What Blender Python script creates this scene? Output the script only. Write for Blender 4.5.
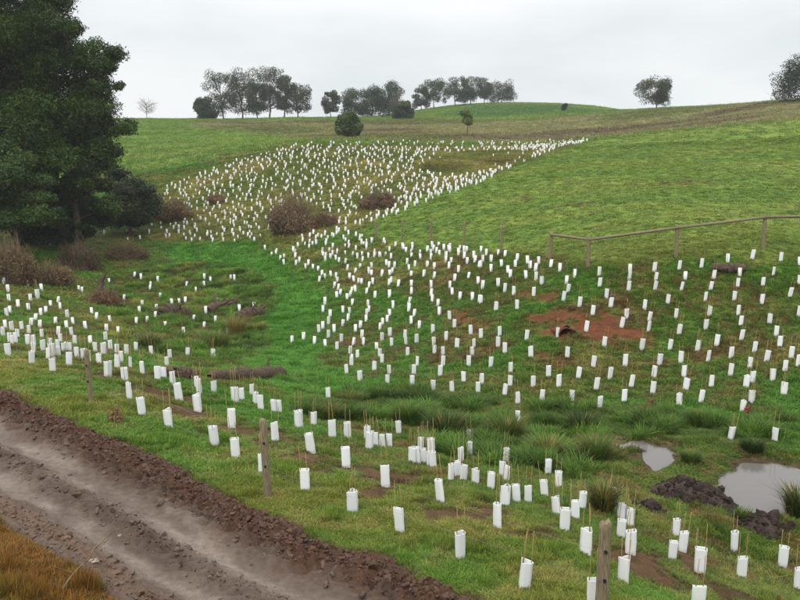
import bpy, math, random
import numpy as np
from mathutils import Vector, Matrix, Euler

for _o in list(bpy.data.objects):
    bpy.data.objects.remove(_o)
SC = bpy.context.scene
COL = SC.collection
RNG = np.random.default_rng(7)
random.seed(7)
R = math.radians

# ------------------------------------------------------------------ camera
FPX = 780.0                      # focal length in pixels of the 800 x 600 photograph
CAMZ = 10.0
PITCH = math.atan(135.0 / FPX)   # looking down into the gully
cam_d = bpy.data.cameras.new("camera")
cam_d.sensor_width = 36.0
cam_d.lens = 36.0 * FPX / 800.0
cam_d.clip_start = 0.1
cam_d.clip_end = 5000.0
cam = bpy.data.objects.new("camera", cam_d)
COL.objects.link(cam)
cam.location = (0, 0, CAMZ)
cam.rotation_euler = (math.pi / 2 - PITCH, 0, 0)
SC.camera = cam

# ------------------------------------------------------------------ overcast sky + soft sun
SUN_EL, SUN_AZ = R(52), R(205)
w = bpy.data.worlds.new("World")
SC.world = w
w.use_nodes = True
nt = w.node_tree
nt.nodes.clear()
N = nt.nodes.new
L = nt.links.new
out = N("ShaderNodeOutputWorld")
sky = N("ShaderNodeTexSky")
sky.sky_type = 'NISHITA'
sky.sun_disc = False
sky.sun_elevation = SUN_EL
sky.sun_rotation = SUN_AZ
bg1 = N("ShaderNodeBackground")
bg1.inputs[1].default_value = 0.1
L(sky.outputs[0], bg1.inputs[0])
tc = N("ShaderNodeTexCoord")
mp = N("ShaderNodeMapping")
mp.inputs['Scale'].default_value = (1.0, 1.0, 3.2)
L(tc.outputs['Generated'], mp.inputs[0])
nz = N("ShaderNodeTexNoise")
nz.inputs['Scale'].default_value = 2.6
nz.inputs['Detail'].default_value = 5
nz.inputs['Roughness'].default_value = 0.5
L(mp.outputs[0], nz.inputs['Vector'])
cr = N("ShaderNodeValToRGB")
cr.color_ramp.elements[0].position = 0.32
cr.color_ramp.elements[0].color = (0.78, 0.83, 0.845, 1)
cr.color_ramp.elements[1].position = 0.62
cr.color_ramp.elements[1].color = (0.98, 1.0, 1.0, 1)
L(nz.outputs[0], cr.inputs[0])
sx = N("ShaderNodeSeparateXYZ")
L(tc.outputs['Generated'], sx.inputs[0])
mr = N("ShaderNodeMapRange")          # an overcast sky is brighter towards the zenith
mr.inputs['From Min'].default_value = 0.15
mr.inputs['From Max'].default_value = 1.0
mr.inputs['To Min'].default_value = 1.0
mr.inputs['To Max'].default_value = 2.5
L(sx.outputs[2], mr.inputs[0])
bg2 = N("ShaderNodeBackground")
L(cr.outputs[0], bg2.inputs[0])
L(mr.outputs[0], bg2.inputs[1])
mx = N("ShaderNodeMixShader")
mx.inputs[0].default_value = 0.94
L(bg1.outputs[0], mx.inputs[1])
L(bg2.outputs[0], mx.inputs[2])
L(mx.outputs[0], out.inputs[0])

sd = bpy.data.lights.new("sun", 'SUN')
sd.energy = 1.5
sd.angle = R(18)
sd.color = (1.0, 0.97, 0.92)
sun = bpy.data.objects.new("sun", sd)
COL.objects.link(sun)
_dir = Vector((math.sin(SUN_AZ) * math.cos(SUN_EL), math.cos(SUN_AZ) * math.cos(SUN_EL), math.sin(SUN_EL)))
sun.rotation_euler = _dir.to_track_quat('Z', 'Y').to_euler()

SC.view_settings.view_transform = 'Standard'
SC.view_settings.look = 'None'
SC.view_settings.exposure = 0.0
SC.view_settings.gamma = 1.0
SC.view_settings.use_curve_mapping = False
SC.render.engine = 'CYCLES'
SC.cycles.max_bounces = 6
SC.cycles.diffuse_bounces = 3
SC.cycles.glossy_bounces = 2
SC.cycles.transmission_bounces = 4
SC.cycles.transparent_max_bounces = 6
SC.cycles.volume_bounces = 0


# ------------------------------------------------------------------ small helpers
def lin(r, g, b, k=1.0):
    o = []
    for c in (r, g, b):
        c = c / 255.0
        o.append(k * (c / 12.92 if c <= 0.04045 else ((c + 0.055) / 1.055) ** 2.4))
    return np.array(o)


def sstep(a, b, x):
    t = np.clip((x - a) / (b - a), 0, 1)
    return t * t * (3 - 2 * t)


def _hash(ix, iy, s):
    h = (ix * 374761393 + iy * 668265263 + s * 1442695041) & 0xFFFFFFFF
    h = ((h ^ (h >> 13)) * 1274126177) & 0xFFFFFFFF
    h = h ^ (h >> 16)
    return (h & 0xFFFFFF) / float(0xFFFFFF)


def vnoise(x, y, s=0):
    x = np.asarray(x, float); y = np.asarray(y, float)
    fx = np.floor(x); fy = np.floor(y)
    ix = fx.astype(np.int64); iy = fy.astype(np.int64)
    tx = x - fx; ty = y - fy
    tx = tx * tx * (3 - 2 * tx); ty = ty * ty * (3 - 2 * ty)
    a = _hash(ix, iy, s); b = _hash(ix + 1, iy, s); c = _hash(ix, iy + 1, s); d = _hash(ix + 1, iy + 1, s)
    return (a + (b - a) * tx) * (1 - ty) + (c + (d - c) * tx) * ty


def fbm(x, y, s=0, o=4):
    v = 0; a = 0.5; t = 0
    for k in range(o):
        v = v + a * vnoise(x, y, s + k * 17); t += a
        x = np.asarray(x) * 2.03 + 3.7; y = np.asarray(y) * 2.03 + 1.3; a *= 0.5
    return v / t


def poly_sd(x, y, P):
    """signed distance to a polygon, negative inside"""
    x = np.asarray(x, float); y = np.asarray(y, float)
    best = np.full(x.shape, 1e18); ins = np.zeros(x.shape, bool)
    n = len(P)
    for i in range(n):
        ax, ay = P[i]; bx, by = P[(i + 1) % n]
        ex, ey = bx - ax, by - ay
        t = np.clip(((x - ax) * ex + (y - ay) * ey) / (ex * ex + ey * ey + 1e-12), 0, 1)
        best = np.minimum(best, (x - ax - t * ex) ** 2 + (y - ay - t * ey) ** 2)
        c = ((ay > y) != (by > y)) & (x < (bx - ax) * (y - ay) / (by - ay + 1e-12) + ax)
        ins ^= c
    d = np.sqrt(best)
    return np.where(ins, -d, d)


def line_d(x, y, P):
    best = np.full(np.shape(x), 1e18)
    for i in range(len(P) - 1):
        ax, ay = P[i]; bx, by = P[i + 1]
        ex, ey = bx - ax, by - ay
        t = np.clip(((x - ax) * ex + (y - ay) * ey) / (ex * ex + ey * ey + 1e-12), 0, 1)
        best = np.minimum(best, (x - ax - t * ex) ** 2 + (y - ay - t * ey) ** 2)
    return np.sqrt(best)


# ------------------------------------------------------------------ the lie of the land
def ray(u, v):
    """slopes (x/y, z/y) of the line of sight through a photo pixel"""
    dy = 300.0 - np.asarray(v, float)
    cy = FPX * math.cos(PITCH) + dy * math.sin(PITCH)
    cz = -FPX * math.sin(PITCH) + dy * math.cos(PITCH)
    return (np.asarray(u, float) - 400.0) / cy, cz / cy


# survey: for each bearing, how far away the ground is at each height of view
SURVEY = {
    0: [(600, 8.6), (505, 12.2), (450, 15), (400, 18.3), (356, 25), (330, 31.5), (300, 41), (280, 48), (255, 60), (235, 71), (200, 87), (165, 115), (130, 180), (119, 235)],
    150: [(600, 9.5), (500, 12.8), (415, 18.3), (380, 22.5), (350, 33), (320, 44), (285, 57), (255, 66), (235, 74), (205, 84), (180, 93), (168, 105), (150, 130), (130, 180), (119, 235)],
    300: [(600, 9.7), (490, 14.4), (440, 18.3), (400, 25), (375, 31), (345, 40), (310, 48), (270, 57), (240, 65), (220, 72), (200, 79), (180, 86), (160, 94), (147, 102), (135, 160), (118, 235)],
    450: [(600, 9.9), (557, 11.3), (505, 13.7), (462, 18.2), (440, 21), (415, 25), (390, 28.5), (340, 35.5), (300, 42), (270, 46.5), (245, 52), (215, 62), (190, 73), (165, 88), (145, 105), (130, 165), (113, 250), (106, 300)],
    600: [(600, 10.1), (555, 11.9), (505, 15.3), (460, 19.8), (440, 22), (405, 26.2), (345, 31.6), (315, 34.6), (285, 37.3), (265, 39.2), (240, 44), (200, 58), (170, 75), (150, 95), (139, 115), (125, 165), (110, 260), (107, 290)],
    690: [(560, 13.7), (515, 16.2), (470, 19.2), (440, 21.6), (400, 26.2), (320, 33.5), (265, 37.6), (200, 55), (150, 90), (131, 112), (118, 160), (108, 215)],
    790: [(600, 12.6), (566, 14.6), (515, 16.8), (460, 19.8), (440, 21.3), (395, 25.6), (350, 29.3), (300, 34), (265, 36.6), (245, 39), (215, 50), (180, 66), (150, 85), (122, 110), (110, 140), (100, 175)],
}
_c = []
for u0, pts in SURVEY.items():
    for v0, d0 in pts:
        sx_, sz_ = ray(u0, v0)
        _c.append((sx_ * d0, d0, CAMZ + sz_ * d0))
    # the ground goes on behind each ridge and sinks gently
    v0, d0 = pts[-1]
    sx_, sz_ = ray(u0, v0)
    zr = CAMZ + sz_ * d0
    _c.append((sx_ * d0 * 1.25, d0 * 1.25, zr - 1.0))
    _c.append((sx_ * d0 * 2.2, d0 * 2.2, zr - 12.0))
    # the bank the photographer stands on
    s2 = ray(u0, 600)[0]
    _c.append((s2 * 5.6, 5.6, CAMZ - 4.4))
    _c.append((s2 * 2.2, 2.2, CAMZ - 2.0))
_c = np.array(_c)
# carry the same profile on past both sides of the view
_l = _c[:len(SURVEY[0]) + 4].copy(); _rr = _c[-(len(SURVEY[790]) + 4):].copy()


def _rot(P, a):
    Q = P.copy(); ca, sa = math.cos(a), math.sin(a)
    Q[:, 0] = P[:, 0] * ca + P[:, 1] * sa; Q[:, 1] = -P[:, 0] * sa + P[:, 1] * ca
    return Q


_c = np.vstack([_c, _rot(_l, R(-26)), _rot(_rr, R(26))])


def _pc(x, y):
    return np.arctan2(x, y) * 2.2, np.log(np.maximum(np.hypot(x, y), 1.5)) * 1.3


_px, _py = _pc(_c[:, 0], _c[:, 1])


def _tk(r2):
    return np.where(r2 > 1e-12, 0.5 * r2 * np.log(r2 + 1e-300), 0.0)


_n = len(_c)
_K = _tk((_px[:, None] - _px[None]) ** 2 + (_py[:, None] - _py[None]) ** 2)
_A = np.zeros((_n + 3, _n + 3))
_A[:_n, :_n] = _K + np.eye(_n) * 4e-4
_A[:_n, _n] = 1; _A[:_n, _n + 1] = _px; _A[:_n, _n + 2] = _py
_A[_n:, :_n] = _A[:_n, _n:].T
_wts = np.linalg.solve(_A, np.concatenate([_c[:, 2], [0, 0, 0]]))
GA = np.radians(np.arange(-56, 56.01, 0.4)); GL = np.linspace(math.log(1.6), math.log(620), 520)
_ga, _gl = np.meshgrid(GA, GL, indexing='ij')
_gx = _ga.ravel() * 2.2; _gy = _gl.ravel() * 1.3
_gz = np.zeros(_gx.shape)
for i in range(0, len(_gx), 20000):
    s = slice(i, i + 20000)
    k = _tk((_gx[s, None] - _px[None]) ** 2 + (_gy[s, None] - _py[None]) ** 2)
    _gz[s] = k @ _wts[:_n] + _wts[_n] + _wts[_n + 1] * _gx[s] + _wts[_n + 2] * _gy[s]
GZ = _gz.reshape(_ga.shape)


def H0(x, y):
    az = np.arctan2(x, y); lr = np.log(np.maximum(np.hypot(x, y), 1.61))
    back = sstep(R(56), R(180), np.abs(az))

    def look(a):
        fa = np.clip((a - GA[0]) / (GA[1] - GA[0]), 0, len(GA) - 1.001)
        fl = np.clip((lr - GL[0]) / (GL[1] - GL[0]), 0, len(GL) - 1.001)
        i = fa.astype(int); j = fl.astype(int); tx = fa - i; ty = fl - j
        return (GZ[i, j] * (1 - tx) + GZ[i + 1, j] * tx) * (1 - ty) + (GZ[i, j + 1] * (1 - tx) + GZ[i + 1, j + 1] * tx) * ty
    z = look(az)
    if np.any(back > 0):
        m = 0.5 * (look(np.full_like(az, -1.0)) + look(np.full_like(az, 1.0)))
        z = z * (1 - back) + m * back
    return z


_YS = np.exp(np.linspace(math.log(6.0), math.log(520), 1600))


def cast(u, v, h=H0):
    """where the line of sight through a photo pixel meets the ground"""
    u = np.atleast_1d(np.asarray(u, float)); v = np.atleast_1d(np.asarray(v, float))
    a, b = ray(u, v)
    X = a[:, None] * _YS[None]; Z = CAMZ + b[:, None] * _YS[None]
    g = h(X.ravel(), np.tile(_YS, len(u))).reshape(X.shape)
    under = Z < g
    k = np.where(under.any(1), under.argmax(1), len(_YS) - 1)
    k = np.maximum(k, 1); r = np.arange(len(u))
    d1 = Z[r, k - 1] - g[r, k - 1]; d2 = Z[r, k] - g[r, k]
    t = np.clip(d1 / (d1 - d2 + 1e-9), 0, 1)
    y = _YS[k - 1] + t * (_YS[k] - _YS[k - 1])
    return a * y, y


def W(*pts):
    x, y = cast([p[0] for p in pts], [p[1] for p in pts])
    return list(zip(x.tolist(), y.tolist()))


# ---- the wet spots, sunk a little into the gully floor
POND = W((716, 482), (728, 468), (745, 461), (775, 459), (800, 466), (835, 480), (840, 505), (805, 517), (770, 516), (738, 515), (724, 503))
PUDL = W((640, 452), (648, 447), (668, 446), (673, 452), (668, 463), (656, 470), (648, 464))
PUD2 = W((590, 446), (612, 443), (640, 444), (648, 447), (630, 448), (600, 449))


def _lev(P):
    a = np.array(P)
    return float(np.percentile(H0(a[:, 0], a[:, 1]), 35))


LEV = [_lev(POND), _lev(PUDL), _lev(PUD2)]
# ---- the track, straight in plan
_mr = np.array(W((0, 393), (120, 437), (260, 507), (400, 576)))
_ml = np.array(W((0, 508), (40, 557), (72, 600)))
_cen = _mr.mean(0)
_dir2 = np.linalg.svd(_mr - _cen)[2][0]
if _dir2[0] < 0:
    _dir2 = -_dir2
_nor2 = np.array([-_dir2[1], _dir2[0]])
if _nor2[1] < 0:
    _nor2 = -_nor2          # +s points away from the camera, towards the planting
ROADW = -float(((_ml - _cen) @ _nor2).mean()) - 0.32   # width of mud between the two grass edges
print("road width", ROADW, "dir", _dir2)


def road_ts(x, y):
    dx = np.asarray(x) - _cen[0]; dy = np.asarray(y) - _cen[1]
    return dx * _dir2[0] + dy * _dir2[1], dx * _nor2[0] + dy * _nor2[1] + ROADW   # s: 0 near edge .. ROADW far edge


def micro(x, y):
    t, s = road_ts(x, y)
    onroad = sstep(-0.6, 0.2, s) * (1 - sstep(ROADW - 0.2, ROADW + 0.9, s))
    near = 1 - sstep(60, 140, np.hypot(x, y))
    m = (fbm(x * 0.9, y * 0.9, 3, 3) - 0.5) * 0.16 + (fbm(x * 3.1, y * 3.1, 9, 2) - 0.5) * 0.07
    far = (fbm(x * 0.12, y * 0.12, 31, 3) - 0.5) * 0.28 * sstep(50, 110, np.hypot(x, y))
    return m * near * (1 - onroad) + far


def H(x, y):
    x = np.asarray(x, float); y = np.asarray(y, float)
    z = H0(x, y) + micro(x, y)
    near = (y > 10) & (y < 32)
    if np.any(near):
        xs, ys, zs = x[near], y[near], z[near]
        for P, lv, rim in ((POND, LEV[0], 1.8), (PUDL, LEV[1], 0.9), (PUD2, LEV[2], 0.7)):
            d = poly_sd(xs, ys, P) + (fbm(xs * 1.7, ys * 1.7, 5, 3) - 0.5) * 0.5
            tgt = lv + np.clip(d * 0.22, -0.25, 0.4) + 0.0
            k = 1 - sstep(0.1, rim, d)
            zs = zs * (1 - k) + tgt * k
        z = z.copy(); z[near] = zs
    t, s = road_ts(x, y)
    on = sstep(-0.35, 0.05, s) * (1 - sstep(ROADW * 0.80, ROADW * 1.02, s + (fbm(t * 0.9, s * 0.4, 203, 4) - .5) * .30 * ROADW))
    return z - 0.30 * on        # the track's own sheet lies in this trench


def Hs(x, y):
    return float(H(np.array([x]), np.array([y]))[0])


# ------------------------------------------------------------------ what grows or lies where (true colours of ground and growth)
C_PAD = lin(114, 132, 60); C_PAD2 = lin(134, 140, 74); C_PAD3 = lin(100, 124, 54)
C_WET = lin(84, 134, 50); C_PLANT = lin(94, 116, 48); C_VERGE = lin(124, 128, 58)
C_STRAW = lin(152, 140, 88); C_BRN = lin(138, 132, 98); C_BRN2 = lin(108, 94, 76)
C_SOIL = lin(104, 78, 58); C_RED = lin(118, 70, 46); C_OLIVE = lin(110, 118, 58); C_HILL = lin(88, 118, 60)
C_ORANGE = lin(136, 98, 54)
MK = {}
MK['paddock'] = W((355, 232), (400, 205), (480, 180), (560, 150), (590, 141), (690, 131), (830, 118), (830, 262), (700, 258), (590, 266), (540, 256), (480, 248), (420, 242), (375, 240))
MK['brown_hill'] = W((590, 138), (690, 129), (840, 117), (840, 99), (700, 107), (645, 111), (560, 116), (520, 120), (430, 119), (300, 121), (190, 121), (200, 128), (260, 132), (330, 140), (450, 142), (560, 141))
MK['brown_hill_b'] = W((205, 124), (330, 123), (335, 131), (250, 132))
MK['hill'] = W((430, 116), (470, 107), (560, 106), (640, 110), (560, 113), (500, 117))
MK['wet'] = W((160, 246), (240, 240), (275, 250), (330, 285), (325, 340), (330, 372), (290, 395), (230, 372), (240, 340), (262, 300), (180, 262))
MK['wet2'] = W((300, 390), (340, 372), (480, 402), (600, 412), (690, 406), (800, 425), (800, 452), (690, 440), (640, 436), (560, 440), (420, 415))
MK['reed_l'] = W((108, 276), (190, 262), (262, 272), (280, 292), (262, 312), (268, 345), (220, 366), (150, 352), (108, 335))
MK['reed_r'] = W((300, 408), (345, 392), (420, 392), (500, 402), (560, 408), (640, 404), (720, 418), (800, 420), (800, 452), (735, 452), (690, 438), (640, 440), (600, 470), (560, 480), (480, 462), (430, 450), (370, 425), (300, 420))
MK['red'] = W((512, 330), (522, 313), (548, 306), (600, 312), (640, 322), (662, 340), (650, 347), (600, 339), (560, 338), (520, 338))
MK['red2'] = W((372, 268), (388, 260), (394, 268), (380, 276))
MK['red3'] = W((440, 312), (470, 310), (498, 326), (480, 335), (452, 326))
MK['red4'] = W((430, 258), (452, 262), (450, 272), (432, 268))
MK['red5'] = W((515, 288), (556, 292), (560, 302), (520, 300))
MK['red6'] = W((530, 352), (560, 350), (600, 362), (560, 368))
MK['plant_up'] = W((150, 190), (240, 158), (290, 147), (400, 147), (585, 143), (560, 150), (480, 186), (380, 224), (300, 238), (240, 243), (150, 242))
SOILROWS = [W((0, 350), (70, 362), (130, 375), (190, 400)), W((90, 375), (150, 395), (230, 430), (300, 452), (370, 480)),
            W((400, 498), (470, 512), (540, 530), (600, 550), (680, 580), (760, 610)), W((330, 460), (360, 470), (420, 482)),
            W((650, 575), (720, 560), (800, 575))]


def inside(x, y, key, soft=0.5, warp=1.0, ns=0.8):
    P = MK[key]
    d = poly_sd(x, y, P) + (fbm(x * ns, y * ns, 41, 3) - 0.5) * 2 * warp
    return 1 - sstep(-soft, soft, d)


def cover(x, y):
    """colour of the ground cover, and how bare the earth is, at each point"""
    x = np.asarray(x, float); y = np.asarray(y, float)
    r = np.hypot(x, y)
    n1 = fbm(x * 0.35, y * 0.35, 51, 4)[:, None]; n2 = fbm(x * 1.6, y * 1.6, 61, 3)[:, None]; n3 = fbm(x * 0.05, y * 0.16, 71, 4)[:, None]
    c = C_PLANT * (0.8 + 0.4 * n2)
    c = c + (C_STRAW - c) * sstep(0.52, 0.78, n1) * 0.55
    n4 = fbm(x * 2.6, y * 2.6, 57, 4)[:, None]
    c = c + (C_SOIL * 0.9 + C_STRAW * 0.25 - c) * sstep(0.52, 0.66, n4) * 0.72
    c = c * (0.72 + 0.56 * fbm(x * 5.0, y * 5.0, 59, 2)[:, None])
    c = c + (C_WET - c) * sstep(0.5, 0.3, n1) * 0.7

    def mix(c, new, k):
        return c + (new - c) * k[:, None]
    # beyond the planting: pastures
    far = sstep(100, 125, r)
    streak = fbm(x * 0.10 + y * 0.02, y * 0.30, 91, 4)[:, None]
    pc = C_PAD + (C_PAD2 - C_PAD) * sstep(0.45, 0.75, streak) * 0.5 + (C_PAD3 - C_PAD) * sstep(0.55, 0.32, streak) * 0.7
    past = pc * np.array([1.0, 1.06, 1.0]) * (0.75 + 0.5 * fbm(x * 0.25, y * 0.6, 93, 5)[:, None])
    c = mix(c, past, far)
    t, s = road_ts(x, y)
    verge = sstep(ROADW - 0.3, ROADW + 0.1, s) * (1 - sstep(ROADW + 2.2, ROADW + 4.5, s))
    vc = C_VERGE + (C_WET - C_VERGE) * sstep(0.44, 0.66, n1) * 0.65 + (C_STRAW - C_VERGE) * sstep(0.55, 0.7, n2) * 0.8
    c = mix(c, vc, verge * 0.95)
    k = inside(x, y, 'plant_up', 1.2, 1.5, 0.25)
    up = C_OLIVE + (C_STRAW - C_OLIVE) * sstep(0.35, 0.7, fbm(x * 0.22, y * 0.3, 81, 4))[:, None] * 0.8
    c = mix(c, up, k)
    k = inside(x, y, 'paddock', 0.8, 1.0, 0.4)
    pc = pc + (C_SOIL - pc) * sstep(0.72, 0.82, fbm(x * 0.16, y * 0.42, 101, 4))[:, None] * 0.6
    c = mix(c, pc, k)
    for kk in ('brown_hill', 'brown_hill_b'):
        k = inside(x, y, kk, 3, 4.0, 0.08)
        bc = C_BRN + (C_BRN2 - C_BRN) * sstep(0.45, 0.68, fbm(x * 0.06, y * 0.1, 111, 4))[:, None]
        bc = bc + (C_OLIVE * 0.8 - bc) * sstep(0.48, 0.64, fbm(x * 0.035, y * 0.05, 121, 4))[:, None] * 0.7
        bc = bc * (0.7 + 0.6 * fbm(x * 0.3, y * 0.5, 123, 4)[:, None])
        c = mix(c, bc, k)
    k = inside(x, y, 'hill', 4, 3, 0.05)
    c = mix(c, C_HILL * np.ones_like(c), k)
    for kk in ('wet', 'wet2'):
        k = inside(x, y, kk, 1.2, 1.2, 0.4)
        c = mix(c, C_WET * (0.8 + 0.45 * n2), k * 0.9)
    for kk in ('reed_l', 'reed_r'):
        k = inside(x, y, kk, 0.8, 0.8, 0.5)
        rc = lin(82, 96, 42) + (lin(108, 98, 54) - lin(82, 96, 42)) * sstep(0.45, 0.68, n1)
        c = mix(c, rc, k * 0.8)
    # bare earth
    bare = np.zeros(len(x))
    for i, Ln in enumerate(SOILROWS):
        d = line_d(x, y, Ln) + (fbm(x * 1.3, y * 1.3, 131 + i, 4) - 0.5) * 2.4
        k = (1 - sstep(0.1, 0.7, d)) * sstep(0.40, 0.56, fbm(x * 1.9, y * 1.9, 141 + i, 4)) * 0.92
        c = mix(c, C_SOIL * (0.75 + 0.5 * n2), k); bare = np.maximum(bare, k)
    for kk, a in (('red', 0.97), ('red2', .8), ('red3', .85), ('red4', .8), ('red5', .85), ('red6', .75)):
        k = inside(x, y, kk, 0.35, 0.8, 1.1) * a * (0.25 + 0.75 * sstep(0.38, 0.5, n2[:, 0]))
        c = mix(c, C_RED * (0.6 + 0.7 * n4), k); bare = np.maximum(bare, k)
    pl = (sstep(28, 33, r) * (1 - sstep(60, 90, r))) * (1 - inside(x, y, 'paddock', .8, .8, .4)) * (1 - inside(x, y, 'wet', 1, 1, .4))
    k = sstep(0.60, 0.72, fbm(x * 0.5, y * 0.7, 151, 4)) * pl * 0.6
    c = mix(c, (C_SOIL * 0.6 + C_RED * 0.4) * np.ones_like(c), k); bare = np.maximum(bare, k * 0.8)
    for P in (POND, PUDL, PUD2):
        d = poly_sd(x, y, P) + (fbm(x * 1.4, y * 1.4, 161, 3) - 0.5) * 0.9
        k = 1 - sstep(-0.05, 0.35, d)
        c = mix(c, lin(96, 78, 62) * np.ones_like(c), k); bare = np.maximum(bare, k)
    kb = 1 - sstep(-0.35, 0.0, s)                       # rank bank on the near side of the track
    bc = C_ORANGE + (lin(110, 104, 46) - C_ORANGE) * sstep(0.5, 0.68, n1)
    c = mix(c, bc, kb)
    kr = sstep(-0.2, 0.05, s) * (1 - sstep(ROADW * 0.93, ROADW * 1.04, s + (fbm(t * 0.9, s * 0.4, 203, 4) - .5) * .30 * ROADW + (fbm(x * 2, y * 2, 171, 3) - .5) * .4))
    c = mix(c, C_SOIL * np.ones_like(c), kr); bare = np.maximum(bare, kr)
    g_ = np.array([0.84, 0.91, 0.68]) + (np.array([0.70, 0.70, 0.68]) - np.array([0.84, 0.91, 0.68])) * np.clip(bare * 1.3, 0, 1)[:, None]
    return np.clip(c * g_, 0.004, 1), bare


# ------------------------------------------------------------------ mesh helpers
def tag(o, label=None, cat=None, group=None, kind=None):
    if label: o['label'] = label
    if cat: o['category'] = cat
    if group: o['group'] = group
    if kind: o['kind'] = kind
    return o


def empty(name, loc=(0, 0, 0), rot=(0, 0, 0), scale=1.0):
    o = bpy.data.objects.new(name, None)
    COL.objects.link(o)
    o.location = loc; o.rotation_euler = rot; o.scale = (scale,) * 3
    o.empty_display_size = 0.1
    return o


def np_mesh(name, V, F, col=None, smooth=False):
    """mesh from numpy arrays; F has equal-length faces"""
    me = bpy.data.meshes.new(name)
    V = np.asarray(V, np.float32); F = np.asarray(F, np.int32)
    k = F.shape[1]
    me.vertices.add(len(V)); me.vertices.foreach_set('co', V.ravel())
    me.loops.add(F.size); me.loops.foreach_set('vertex_index', F.ravel())
    me.polygons.add(len(F)); me.polygons.foreach_set('loop_start', np.arange(0, F.size, k, dtype=np.int32))
    if smooth:
        me.polygons.foreach_set('use_smooth', np.ones(len(F), bool))
    me.update(calc_edges=True)
    if col is not None:
        a = me.color_attributes.new('col', 'FLOAT_COLOR', 'POINT')
        c4 = np.ones((len(V), 4), np.float32); c4[:, :3] = col
        a.data.foreach_set('color', c4.ravel())
    return me


def link(name, me, mat, parent=None, loc=None, rot=None):
    o = bpy.data.objects.new(name, me)
    COL.objects.link(o)
    if mat is not None and len(me.materials) == 0:
        me.materials.append(mat)
    if parent is not None:
        o.parent = parent
    if loc is not None: o.location = loc
    if rot is not None: o.rotation_euler = rot
    return o


def tube(pts, rad, sides=8, cap=True, jit=0.0, rng=None):
    """tapered tube along points -> V, F (quads; caps as degenerate quads)"""
    P = np.asarray(pts, float); n = len(P)
    rad = np.broadcast_to(np.asarray(rad, float), (n,))
    V = []; F = []
    T = np.gradient(P, axis=0)
    T /= np.linalg.norm(T, axis=1)[:, None] + 1e-9
    up = np.array([0.0, 0.0, 1.0]) if abs(T[0][2]) < 0.9 else np.array([1.0, 0, 0])
    a = np.cross(T[0], up); a /= np.linalg.norm(a)
    for i in range(n):
        a = a - T[i] * np.dot(a, T[i]); a /= np.linalg.norm(a) + 1e-9
        b = np.cross(T[i], a)
        for k in range(sides):
            th = 2 * math.pi * k / sides
            rr = rad[i] * (1 + (rng.uniform(-jit, jit) if rng is not None else 0))
            V.append(P[i] + (a * math.cos(th) + b * math.sin(th)) * rr)
    for i in range(n - 1):
        for k in range(sides):
            k2 = (k + 1) % sides
            F.append((i * sides + k, i * sides + k2, (i + 1) * sides + k2, (i + 1) * sides + k))
    if cap:
        for i in (0, n - 1):
            c = len(V); V.append(P[i])
            for k in range(0, sides):
                F.append((i * sides + k, i * sides + (k + 1) % sides, c, c))
    return np.array(V), F


def fix_quads(V, F, name, smooth=True):
    """from_pydata with degenerate quads turned to triangles"""
    me = bpy.data.meshes.new(name)
    FF = [tuple(dict.fromkeys(f)) for f in F]
    me.from_pydata([tuple(v) for v in V], [], FF)
    if smooth:
        me.polygons.foreach_set('use_smooth', np.ones(len(FF), bool))
    me.update()
    return me


def join(parts):
    V = []; F = []; o = 0
    for v, f in parts:
        V.append(np.asarray(v)); F += [tuple(i + o for i in q) for q in f]; o += len(v)
    return np.vstack(V), F


# ------------------------------------------------------------------ materials
def newmat(name):
    m = bpy.data.materials.new(name)
    m.use_nodes = True
    t = m.node_tree
    b = t.nodes.get('Principled BSDF')
    b.inputs['Specular IOR Level'].default_value = 0.25
    return m, t, b


def noise_node(t, scale, detail=4, coord='Object', rough=0.55):
    n = t.nodes.new('ShaderNodeTexNoise')
    n.inputs['Scale'].default_value = scale; n.inputs['Detail'].default_value = detail
    n.inputs['Roughness'].default_value = rough
    c = t.nodes.new('ShaderNodeTexCoord')
    t.links.new(c.outputs[coord], n.inputs['Vector'])
    return n


def mixcol(t, mode, fac=1.0):
    m = t.nodes.new('ShaderNodeMix'); m.data_type = 'RGBA'; m.blend_type = mode
    m.inputs[0].default_value = fac
    return m


def ground_mat():
    m, t, b = newmat('ground_cover')
    a = t.nodes.new('ShaderNodeAttribute'); a.attribute_name = 'col'
    g = t.nodes.new('ShaderNodeNewGeometry')
    prev = a.outputs['Color']
    for sc, lo, hi in ((0.7, 0.78, 1.2), (4.5, 0.7, 1.3), (22.0, 0.72, 1.28)):
        n = t.nodes.new('ShaderNodeTexNoise'); n.inputs['Scale'].default_value = sc; n.inputs['Detail'].default_value = 6
        t.links.new(g.outputs['Position'], n.inputs['Vector'])
        r = t.nodes.new('ShaderNodeMapRange')
        r.inputs['From Min'].default_value = 0.28; r.inputs['From Max'].default_value = 0.72
        r.inputs['To Min'].default_value = lo; r.inputs['To Max'].default_value = hi
        t.links.new(n.outputs[0], r.inputs[0])
        x = mixcol(t, 'MULTIPLY'); t.links.new(prev, x.inputs[6]); t.links.new(r.outputs[0], x.inputs[7])
        prev = x.outputs[2]
    t.links.new(prev, b.inputs['Base Color'])
    b.inputs['Roughness'].default_value = 0.95
    b.inputs['Specular IOR Level'].default_value = 0.1
    n = t.nodes.new('ShaderNodeTexNoise'); n.inputs['Scale'].default_value = 7; n.inputs['Detail'].default_value = 8
    n.inputs['Roughness'].default_value = 0.7
    t.links.new(g.outputs['Position'], n.inputs['Vector'])
    bp = t.nodes.new('ShaderNodeBump'); bp.inputs['Strength'].default_value = 0.8; bp.inputs['Distance'].default_value = 0.12
    t.links.new(n.outputs[0], bp.inputs['Height']); t.links.new(bp.outputs[0], b.inputs['Normal'])
    return m


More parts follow.
